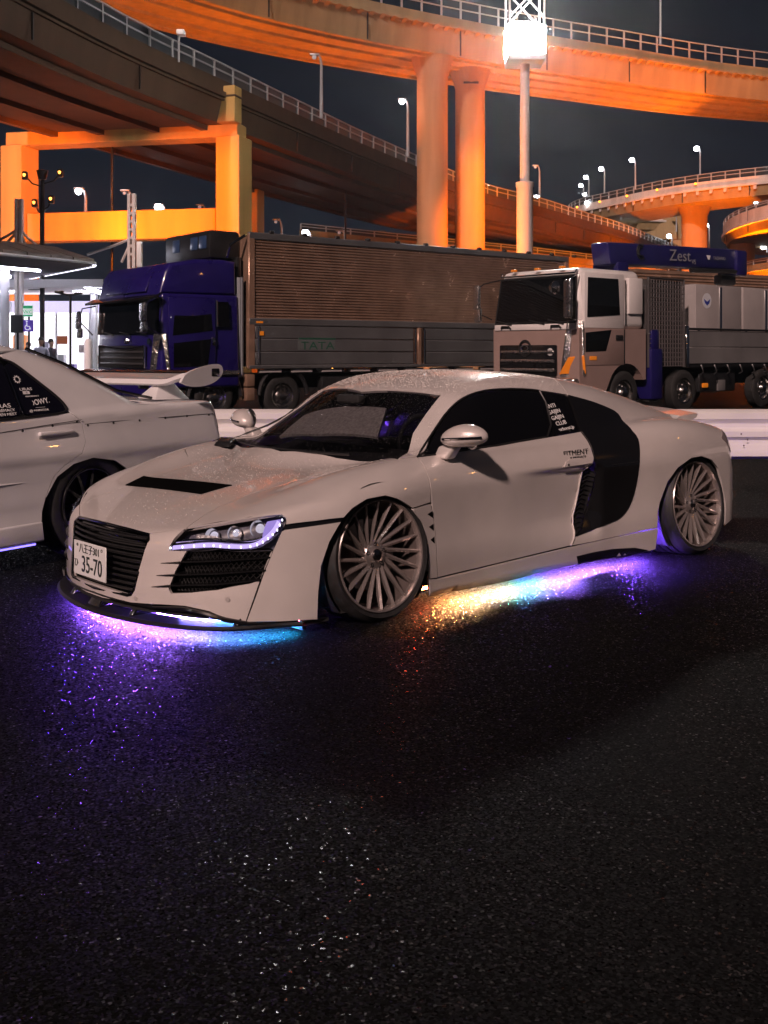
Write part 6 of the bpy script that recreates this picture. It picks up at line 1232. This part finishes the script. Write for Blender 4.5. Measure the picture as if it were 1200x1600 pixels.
for s in (1, -1):
    mb = MB(); mb.tube([(x, surf(sedan, x, z, s, .002), z) for x, z in ((-.85, .905), (-.842, 1.0), (-.834, 1.10), (-.826, 1.19))], .0035, 5); mb.build('window_divider', CHROME, SED)
    mb = MB(); mb.tube([(x, surf(sedan, x, z, s, .001), z) for x, z in smoothline([(-.2, 1.255), (-.80, 1.24), (-.876, 1.226), (-.93, 1.188), (-1.034, 1.095), (-1.124, 1.018), (-1.172, .962), (-1.19, .905), (-.952, .892), (-.2, .868)], 2)], .008, 6); mb.build('window_seal', SATIN, SED)
    mb = MB(); mb.tube([(-1.05, s*.565, 1.302), (-1.30, s*.625, 1.205), (-1.67, s*.70, 1.025), (-2.02, s*.665, .962)], .011, 6); mb.build('rear_window_seal', BLK, SED)
    # styling line, its screws, side strake, skirt
    mb = MB(); mb.tube([(x, surf(sedan, x, .83-.02*(x > -1.28), s, .0005), z) for x, z in ((-.55, .80), (-.825, .822), (-1.043, .840), (-1.262, .855))], .0022, 5); mb.build('panel_line', SATIN, SED)
    mb = MB(); mb.tube([(x, surf(sedan, x, .828, s, .0005), z) for x, z in ((-1.29, .826), (-1.526, .831), (-2.0, .834), (-2.50, .836), (-2.50, .62))], .0022, 5); mb.build('panel_line', SATIN, SED)
    mb = MB(); mb.tube([(x, surf(sedan, x, z, s, .0005), z) for x, z in ((-2.545, .86), (-2.555, .75), (-2.55, .62))], .003, 5); mb.build('panel_line', SATIN, SED)
    for x, z in ((-.825, .812), (-1.043, .830), (-1.23, .846), (-1.313, .818), (-1.526, .822), (-1.757, .825), (-2.003, .829), (-2.223, .831), (-2.454, .829)):
        MB().lathe([(0, s*.003), (.007, s*.003), (.009, 0)], 'y', 10, (x, surf(sedan, x, z, s), z)).build('screw', SATIN, SED)
    mb = MB(); v = []; f = []
    xs_ = np.linspace(-.06, -.80, 8)
    mb.tube([(x, surf(sedan, x, .505, s, -.002), .505) for x in np.linspace(-.1, -.86, 7)], [.010]*5+[.007, .002], 6).build('side_strake', SPAINT, SED)
    MB().hexa([(.95, s*.80, .14), (-.93, s*.80, .14), (-.93, s*.905, .15), (.95, s*.905, .15), (.95, s*.80, .235), (-.93, s*.80, .27), (-.93, s*.885, .265), (.95, s*.885, .23)], .012).build('sedan_skirt', SPAINT, SED)
    dr = SD1 if s > 0 else SD2
    y = surf(sedan, -1.08, .78, s)
    MB().rbox(-1.175, -.935, y-.006, y+.006, .752, .80, .005).build('handle_recess', mat('recess_grey', (.35, .34, .34), .5), dr)
    MB().rbox(-1.19, -.93, min(y-s*.005, y+s*.022), max(y-s*.005, y+s*.022), .772, .800, .010, 3).build('door_handle', SPAINT, dr)
# rear wing on two stands
RW = empty('rear_wing', (.17, 0, .02), parent=SED)
mb = MB(); v = []; f = []; wy = np.linspace(-.84, .84, 35)
for y in wy:
    a = abs(y)/.84; up = .05*ss(.72, 1., a); zc = 1.055+up; x0 = -2.33-.015*a; x1 = -2.62
    for px, pz in ((x0, zc-.02), (x0-.02, zc+.012), ((x0+x1)/2, zc+.028), (x1, zc+.052), (x1, zc+.038), ((x0+x1)/2, zc-.01), (x0-.03, zc-.034)): v.append((px, y, pz))
for i in range(len(wy)-1):
    for k in range(7): f.append((i*7+k, i*7+(k+1) % 7, i*7+7+(k+1) % 7, i*7+7+k))
f += [tuple(range(7)), tuple(range(len(v)-7, len(v)))]
mb.add(v, f, True).build('wing_blade', SPAINT, RW)
MB().hexa([(-2.60, -.60, 1.095), (-2.60, .60, 1.095), (-2.69, .58, 1.105), (-2.69, -.58, 1.105), (-2.60, -.60, 1.112), (-2.60, .60, 1.112), (-2.70, .58, 1.126), (-2.70, -.58, 1.126)]).build('wing_flap', BLK, RW)
for s in (1, -1):
    MB().prism(smoothline([(-2.28, 1.05), (-2.34, 1.125), (-2.62, 1.18), (-2.70, 1.165), (-2.71, 1.10), (-2.60, 1.03), (-2.40, 1.01), (-2.28, 1.05)], 2)[:-1], s*.84, s*.862).build('end_plate', SPAINT, RW)
    MB().rbox(-2.665, -2.585, s*.845, s*.866, 1.085, 1.145, .008).build('end_plate_slot', BLK, RW)
    MB().hexa([(-2.27, s*.44, .935), (-2.62, s*.44, .925), (-2.62, s*.62, .915), (-2.27, s*.62, .925), (-2.44, s*.47, 1.05), (-2.56, s*.47, 1.05), (-2.56, s*.49, 1.05), (-2.44, s*.49, 1.05)], .006).build('wing_stand', SPAINT, RW)
# wheels: black deep-dish
def sedan_wheel():
    w = empty('wheel', parent=SED); ro, rt = .235, .325
    MB().lathe([(ro-.004, -.02), (ro+.004, -.004), (ro+.03, .004), (ro+.045, -.001), (rt-.03, -.002), (rt-.008, -.016), (rt, -.035), (rt, -.08), (rt-.006, -.083), (rt-.006, -.09), (rt, -.093), (rt, -.19), (rt-.03, -.225), (ro, -.215)], 'y', 64).build('tyre', TYRE, w)
    MB().lathe([(ro, -.006), (ro-.004, .002), (ro-.014, -.004), (ro-.02, -.03), (ro-.03, -.06), (ro-.03, -.10)], 'y', 64).build('rim_lip', mat('gloss_rim', (.03, .03, .032), .15, metal=.6), w)
    MB().lathe([(ro-.012, -.001), (ro-.015, .0), (ro-.018, -.002)], 'y', 64).build('rim_edge', mat('rim_stripe', (.25, .25, .27), .3, metal=1), w)
    for k in range(10):
        a = 2*math.pi*k/10; v = []; f = []
        for r, y, hw, dp in ((.05, -.05, .022, .03), (.12, -.05, .017, .03), (.212, -.058, .013, .025)):
            c = Vector((r*math.cos(a), 0, r*math.sin(a))); tn = Vector((-math.sin(a), 0, math.cos(a)))
            for q, yy in ((-hw, y-dp), (-hw*.6, y), (hw*.6, y), (hw, y-dp)): v.append(c+tn*q+Vector((0, yy, 0)))
        for i in range(2):
            for j in range(4): f.append((i*4+j, i*4+(j+1) % 4, i*4+4+(j+1) % 4, i*4+4+j))
        MB().add(v, f).build('spoke', BLK, w)
    MB().lathe([(0, -.036), (.028, -.037), (.032, -.042), (.06, -.046), (.064, -.09), (0, -.09)], 'y', 30).build('hub', BLK, w)
    MB().lathe([(0, -.13), (.21, -.13), (.21, -.135)], 'y', 30).build('barrel_back', INT, w)
    return w
for xa in (-1.33, 1.33):
    for s in (1, -1):
        w = sedan_wheel(); w.location = (xa+(-.0 if xa < 0 else 0), s*.858, .322); w.rotation_euler = (R(2.5), 0, 0 if s > 0 else math.pi)
    for s in (1, -1):
        mb = MB(); mb.lathe([(.40, s*.84), (.40, s*.55), (0, s*.55)], 'y', 30, (xa, 0, .30)); mb.v = [(x, y, max(z, .1)) for x, y, z in mb.v]; mb.build('wheel_well', INT, SED)
MB().b(-2.55, 2.1, -.6, .6, .14, .18).build('underbody', INT, SED)
MB().b(-2.0, 1.1, -.70, .70, .18, .30).build('cabin_floor', INT, SED)
panel('taillight', [(-2.60, .74, .62), (-2.68, .62, .62), (-2.68, .62, .88), (-2.62, .72, .88)], (-.9, .5, .1), sedan, mat('red_lens', (.25, .01, .012), .15, coat=.5), SED, gap=.001)
for s in (1, -1): MB().tube([(x, s*.875, .135) for x in np.linspace(.9, -.88, 7)], .006, 5).build('glow_strip', emat('sedan_glow', (.22, .16, 1.), 3), SED)
# window stickers
def stick(t, x, z, size, sx=1, m_=stk, tilt=0): text('sticker_text', t, size, m_, SED, (x, surf(sedan, x, z)+.001, z), (-1, .10, .03+tilt), (0, -.5, 1), sx)
stick('RAS', -.735, .962, .040, 1.3); stick('SUPREMACY', -.72, .935, .025, 1.1); stick('ODEN MEET', -.725, .912, .024, 1.15)
stick('URAS', -.925, 1.055, .026, 1.35); stick('LOOWY.', -.985, .975, .052, .75, tilt=.10); stick('@', -.915, .925, .022); stick('ᴘʀᴏᴊᴇᴄᴛ', -.985, .927, .018, 1.2) if 0 else stick('HMNRVSTDR', -.985, .927, .017, 1.1)
stick('PERFORMANCE', -.955, 1.012, .011, 1.2); stick('————', -.99, .945, .02, .8)
gm = MB(); gx, gz = -.885, 1.115
def gp(r, a):
    x = gx-r*math.cos(a); z = gz+r*.95*math.sin(a); return (x, surf(sedan, x, z)+.0015, z)
vv = []
for k in range(40):
    ro_ = .026 if (k//2) % 2 == 0 else .0205; a = 2*math.pi*k/40; vv += [gp(.014, a), gp(ro_, a)]
gm.add(vv, [(2*k, 2*k+1, (2*k+3) % 80, (2*k+2) % 80) for k in range(40)]).build('gear_sticker', stk, SED)
gm = MB(); vv = []
for z in (1.026, 1.044):
    for x in (-.895, -.945): vv.append((x, surf(sedan, x, z)+.0015, z))
gm.add(vv, [(0, 1, 3, 2)]).build('box_sticker', stk, SED)
stick('III', -.92, 1.035, .016, 1.3, stb)
